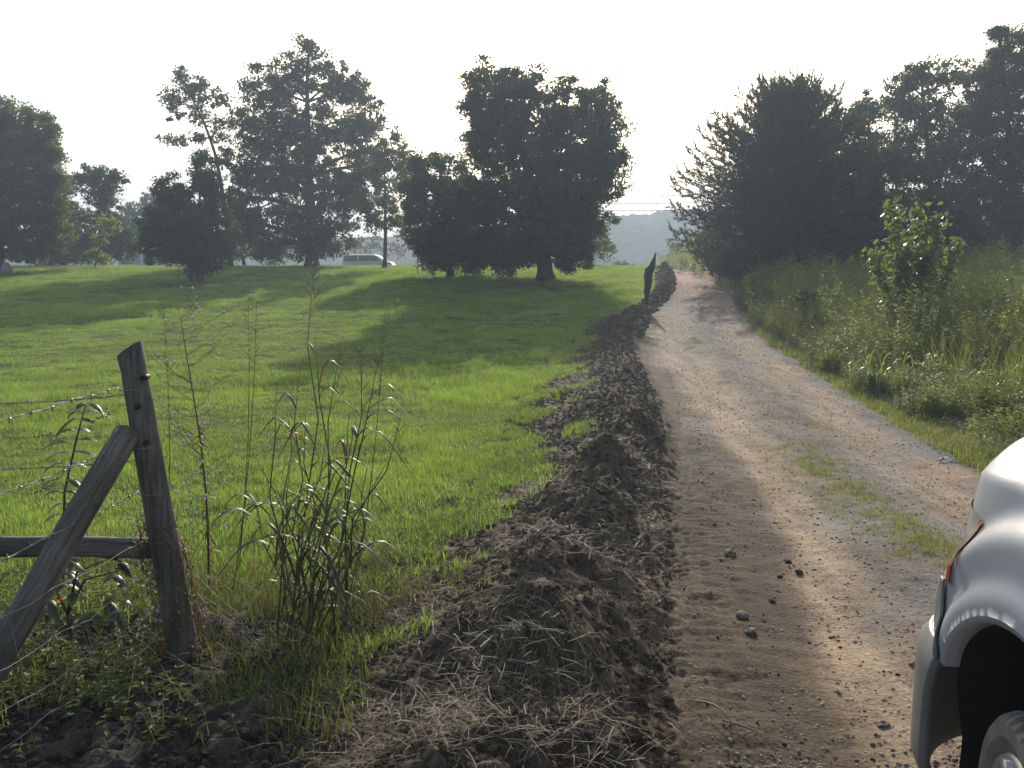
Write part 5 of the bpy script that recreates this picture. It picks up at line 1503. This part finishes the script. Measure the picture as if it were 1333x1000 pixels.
        o = MB().add(V, F).build('bumper', M['trimgrey'], root); add_mod(o, 'SOLIDIFY', thickness=.035, offset=-1 if side else 1)
    # grey cladding strip behind the bumper, up the arch front edge
    V = []; F = []; K = 16
    for i in range(K + 1):
        z = .56 + .24 * i / K
        y0_ = max(math.sqrt(max(0, (AR + .006) ** 2 - (z - ARC) ** 2)), .455 + (z - .56) * .2); y1_ = y0_ + .03 + .22 * (1 - i / K)
        for j in range(7):
            y = y0_ + (y1_ - y0_) * j / 6; p = sect(y, (z - .30) / (ztop(y) - .42)); V.append((p.x - .006, p.y, p.z))
    for i in range(K):
        for j in range(6): F.append((i * 7 + j, i * 7 + j + 1, (i + 1) * 7 + j + 1, (i + 1) * 7 + j))
    o = MB().add(V, F).build('corner_trim', M['trimgrey'], root); add_mod(o, 'SOLIDIFY', thickness=.006)
    # chrome cap at the top corner of the bumper
    V = []; F = []
    for i in range(9):
        y = .56 + .16 * i / 8
        for j, (z, e_) in enumerate([(.50, .004), (.535, -.004), (.57, .004), (.60, .03), (.61, .07)]):
            V.append(((HW + .052) - hwb(y) + e_ - .012, y, z))
    for i in range(8):
        for j in range(4): F.append((i * 5 + j, i * 5 + j + 1, (i + 1) * 5 + j + 1, (i + 1) * 5 + j))
    MB().add(V, F).build('chrome_cap', M['chrome'], root)
    # headlamps: strips laid proud on the corner
    for side in (0, 1):
        hl = bpy.data.objects.new('headlight', None); link(hl, root); hl.empty_display_size = .1
        for (nm_, m_, y0_, y1_, za, zb, off) in (('lamp_lens', 'clearlens', .47, .84, .80, 1.00, .006), ('marker_lens', 'amber', .442, .47, .86, 1.00, .012), ('reflector', 'redlens', .442, .47, .80, .858, .012)):
            V = []; F = []
            for i in range(19):
                for j in range(7):
                    z = za + (zb - za) * j / 6; y = y0_ + (y1_ - y0_) * i / 18 + (z - .92) * -.10
                    y = min(y, .93)
                    p = sect(y, (z - .30) / (ztop(y) - .42)); p2 = sect(y - .01, (z - .30) / (ztop(y) - .42))
                    t_ = Vector((p.x - p2.x, p.y - p2.y, 0)).normalized(); n_ = Vector((-t_.y, t_.x, 0))
                    q = p + n_ * off
                    if side: q.x = 2 * (HW + .052) - q.x
                    V.append(q)
            for i in range(18):
                for j in range(6): F.append((i * 7 + j, i * 7 + j + 1, (i + 1) * 7 + j + 1, (i + 1) * 7 + j))
            o = MB().add(V, F).build(nm_, M[m_], hl)
    # greenhouse
    xc = HW + .052
    def ring(y, z, w): return [Vector((xc - w, y, z)), Vector((xc + w, y, z))]
    pts_ = [(-.62, 1.25, .78), (-1.25, 1.66, .64), (-2.9, 1.70, .62), (-3.45, 1.22, .74)]
    V = []
    for (y, z, w) in pts_: V += ring(y, z, w)
    V += [Vector((xc - .82, -.62, 1.20)), Vector((xc - .82, -3.45, 1.16)), Vector((xc + .82, -.62, 1.20)), Vector((xc + .82, -3.45, 1.16))]
    MB().add(V, [(2, 4, 5, 3)]).build('roof', M['paint'], root, smooth=False).modifiers.new('solid', 'SOLIDIFY').thickness = .03
    MB().add(V, [(0, 2, 3, 1)]).build('windscreen', M['glassdark'], root, smooth=False)
    MB().add(V, [(4, 6, 7, 5)]).build('rear_window', M['glassdark'], root, smooth=False)
    MB().add(V, [(8, 9, 6, 4, 2, 0)]).build('side_window', M['glassdark'], root, smooth=False)
    MB().add(V, [(10, 1, 3, 5, 7, 11)]).build('side_window', M['glassdark'], root, smooth=False)
    for a, b_ in ((0, 2), (1, 3), (4, 6), (5, 7), (2, 4), (3, 5)):
        MB().tube([V[a], V[b_]], .03, 6).build('pillar', M['paint'], root)
    for yy in (-1.95,):
        for sx in (-1, 1): MB().tube([Vector((xc + sx * .82, yy, 1.2)), Vector((xc + sx * .64, yy, 1.68))], .025, 6).build('pillar', M['black'], root)
    for yy in (-1.55, -2.45):
        p = sect(yy, .8); MB().tube([p + Vector((-.012, -.09, 0)), p + Vector((-.03, 0, 0)), p + Vector((-.012, .09, 0))], .012, 6).build('door_handle', M['paint'], root)
parked_car()

# ------------------------------------------------------------------ far SUV, outbuilding, power line
def far_suv():
    Yk = 77.0; x0 = (450 - 666.5) / FPX * Yk; x1 = (515 - 666.5) / FPX * Yk; Lc = x1 - x0
    z0 = float(G0(np.array([(x0 + x1) / 2]), np.array([Yk]))[0]) + .12
    root = empty('distant_car', ((x0 + x1) / 2, Yk, z0), 'silver vehicle passing far off beyond the lawn between two trees', 'car')
    zt = P(480, 331.5, Yk).z - z0
    side = [(-.5, .25), (-.5, .62), (-.485, .97), (-.40, 1.0), (.12, 1.0), (.20, .93), (.31, .68), (.46, .60), (.5, .45), (.5, .25)]
    def prism(name, pr, hwid, mat, par, bev=0):
        V = [Vector((x * Lc, -hwid, z * zt)) for x, z in pr] + [Vector((x * Lc, hwid, z * zt)) for x, z in pr]; n = len(pr)
        F = [tuple(range(n)), tuple(range(2 * n - 1, n - 1, -1))] + [(i, i + n, (i + 1) % n + n, (i + 1) % n) for i in range(n)]
        o = MB().add(V, F).build(name, mat, par, smooth=False)
        if bev: add_mod(o, 'BEVEL', width=bev, segments=3)
        return o
    prism('body', side, .9, M['silver'], root, .08)
    for pr in ([(-.47, .66), (-.46, .92), (-.20, .94), (-.20, .66)], [(-.18, .66), (-.18, .94), (.11, .94), (.17, .88), (.25, .66)]):
        prism('side_window', pr, .912, M['glassdark'], root)
    V = [Vector((.205 * Lc, s_ * .75, .925 * zt + .03)) for s_ in (-1, 1)] + [Vector((.31 * Lc, s_ * .82, .69 * zt + .03)) for s_ in (1, -1)]
    MB().add(V, [(0, 1, 2, 3)]).build('windscreen', M['glassdark'], root, smooth=False)
    for wx in (-.32, .32):
        for sy in (-.86, .86):
            mb = MB(); mb.tube([Vector((wx * Lc, sy - .1, .36)), Vector((wx * Lc, sy + .1, .36))], .36, 20); mb.build('wheel', M['tyre'], root)
M['silver'] = simple('silver_paint', (.55, .55, .56), .25, metal=.5, var=.02, coat=1)
far_suv()

def shed():
    Yk = 70.0
    a = P(152, 347, Yk); c = P(268, 347, Yk); zb = float(G0(np.array([a.x]), np.array([Yk]))[0]) - .1; ze = P(160, 324, Yk).z
    root = empty('outbuilding', (a.x, Yk, zb), 'grey sided outbuilding with a white corner post beyond the lawn', 'building')
    W = c.x - a.x; Hh = ze - zb; D = 6
    xs_ = P(184, 340, Yk).x - a.x
    m1 = simple('grey_siding', (.42, .44, .46), .8, var=.08)
    m2 = simple('white_trim', (.75, .74, .72), .6, var=.05)
    m3 = simple('dark_shingle', (.06, .055, .05), .9)
    wl = MB().box((W / 2, D / 2 + .4, Hh / 2), (W, D, Hh)).build('wall', m1, root, smooth=False)
    nb = int(Hh / .2)
    for i in range(nb): MB().box((W / 2, .385, .1 + i * .2), (W, .03, .17)).build('board', m1, wl, smooth=False)
    MB().box((xs_, .1, Hh / 2), (.17, .17, Hh)).build('porch_post', m2, root, smooth=False)
    MB().box((W / 2, .1, Hh + .06), (W + .4, .25, .14)).build('fascia', m2, root, smooth=False)
    V = [Vector((-.3, -.1, Hh + .12)), Vector((W + .3, -.1, Hh + .12)), Vector((W + .3, D / 2 + .3, Hh + 1.5)), Vector((-.3, D / 2 + .3, Hh + 1.5)), Vector((-.3, D + .8, Hh + .1)), Vector((W + .3, D + .8, Hh + .1))]
    MB().add(V, [(0, 1, 2, 3), (3, 2, 5, 4), (0, 3, 4), (1, 5, 2), (0, 4, 5, 1)]).build('roof', m3, root, smooth=False)
    for wx in (xs_ + 1.5, xs_ + 3.6):
        f = MB().box((wx, .37, Hh * .55), (1.0, .05, 1.1)).build('window', m2, root, smooth=False)
        MB().box((wx, .34, Hh * .55), (.84, .02, .94)).build('pane', M['glassdark'], f, smooth=False)
shed()
# small pale ornament near the left edge tree
x0, y0 = (14 - 666.5) / FPX * 40, 40.0
mb = MB(); b0 = Vector((x0, y0, gz(x0, y0)))
V = []; F = []; K = 14; pr = [(.0, .0), (.26, .02), (.28, .22), (.22, .45), (.12, .62), (.0, .66)]
for (r_, z) in pr:
    for k in range(K): V.append((math.cos(6.283 * k / K) * r_, math.sin(6.283 * k / K) * r_, z))
for i in range(len(pr) - 1):
    for k in range(K): F.append((i * K + k, i * K + (k + 1) % K, (i + 1) * K + (k + 1) % K, (i + 1) * K + k))
o = mb.add(V, F).build('grey_boulder', M['stone']); o.location = b0; add_mod(o, 'SUBSURF', levels=1, render_levels=1)
props(o, 'pale grey rounded boulder under the tree at the left edge', 'boulder')

def power():
    Yk = 105.0
    xa = (700 - 666.5) / FPX * Yk; xb = (1040 - 666.5) / FPX * Yk
    g = [float(G0(np.array([v]), np.array([Yk]))[0]) for v in (xa, xb)]
    root = empty('power_line', (xa, Yk, g[0]), 'thin overhead wires against the sky between big lawn tree and pine', 'power line')
    o0 = Vector((xa, Yk, g[0]))
    for k, (pya, pyb) in enumerate(((252, 246), (262, 256), (272, 264))):
        a = P(700, pya + 0, Yk) - o0; c = P(1040, pyb, Yk) - o0
        pts_ = [a.lerp(c, q / 12) - Vector((0, 0, .5 * 4 * (q / 12) * (1 - q / 12))) for q in range(13)]
        MB().tube(pts_, .04, 4, cap=False).build('wire', M['black'], root)
    for xx, gg in ((xa, g[0]), (xb, g[1])):
        MB().tube([Vector((xx, Yk + .12, gg - .3)) - o0, Vector((xx, Yk + .12, 12.2)) - o0], [.16, .11], 8).build('pole', M['wood'], root)
power()

# ------------------------------------------------------------------ haze in the air
hm = bpy.data.materials.new('haze'); hm.use_nodes = True
nt = hm.node_tree; nt.nodes.remove(nt.nodes['Principled BSDF'])
pv = nt.nodes.new('ShaderNodeVolumePrincipled'); pv.inputs['Color'].default_value = (.66, .81, 1.0, 1)
pv.inputs['Density'].default_value = HAZE_DENSITY; pv.inputs['Anisotropy'].default_value = HAZE_G
nt.links.new(pv.outputs[0], nt.nodes['Material Output'].inputs['Volume'])
try: hm.cycles.homogeneous_volume = True
except Exception: pass
mb = MB().box((0, 475, 21), (2060, 1290, 86))
o = mb.build('haze', hm, None, smooth=False); props(o, kind='stuff')
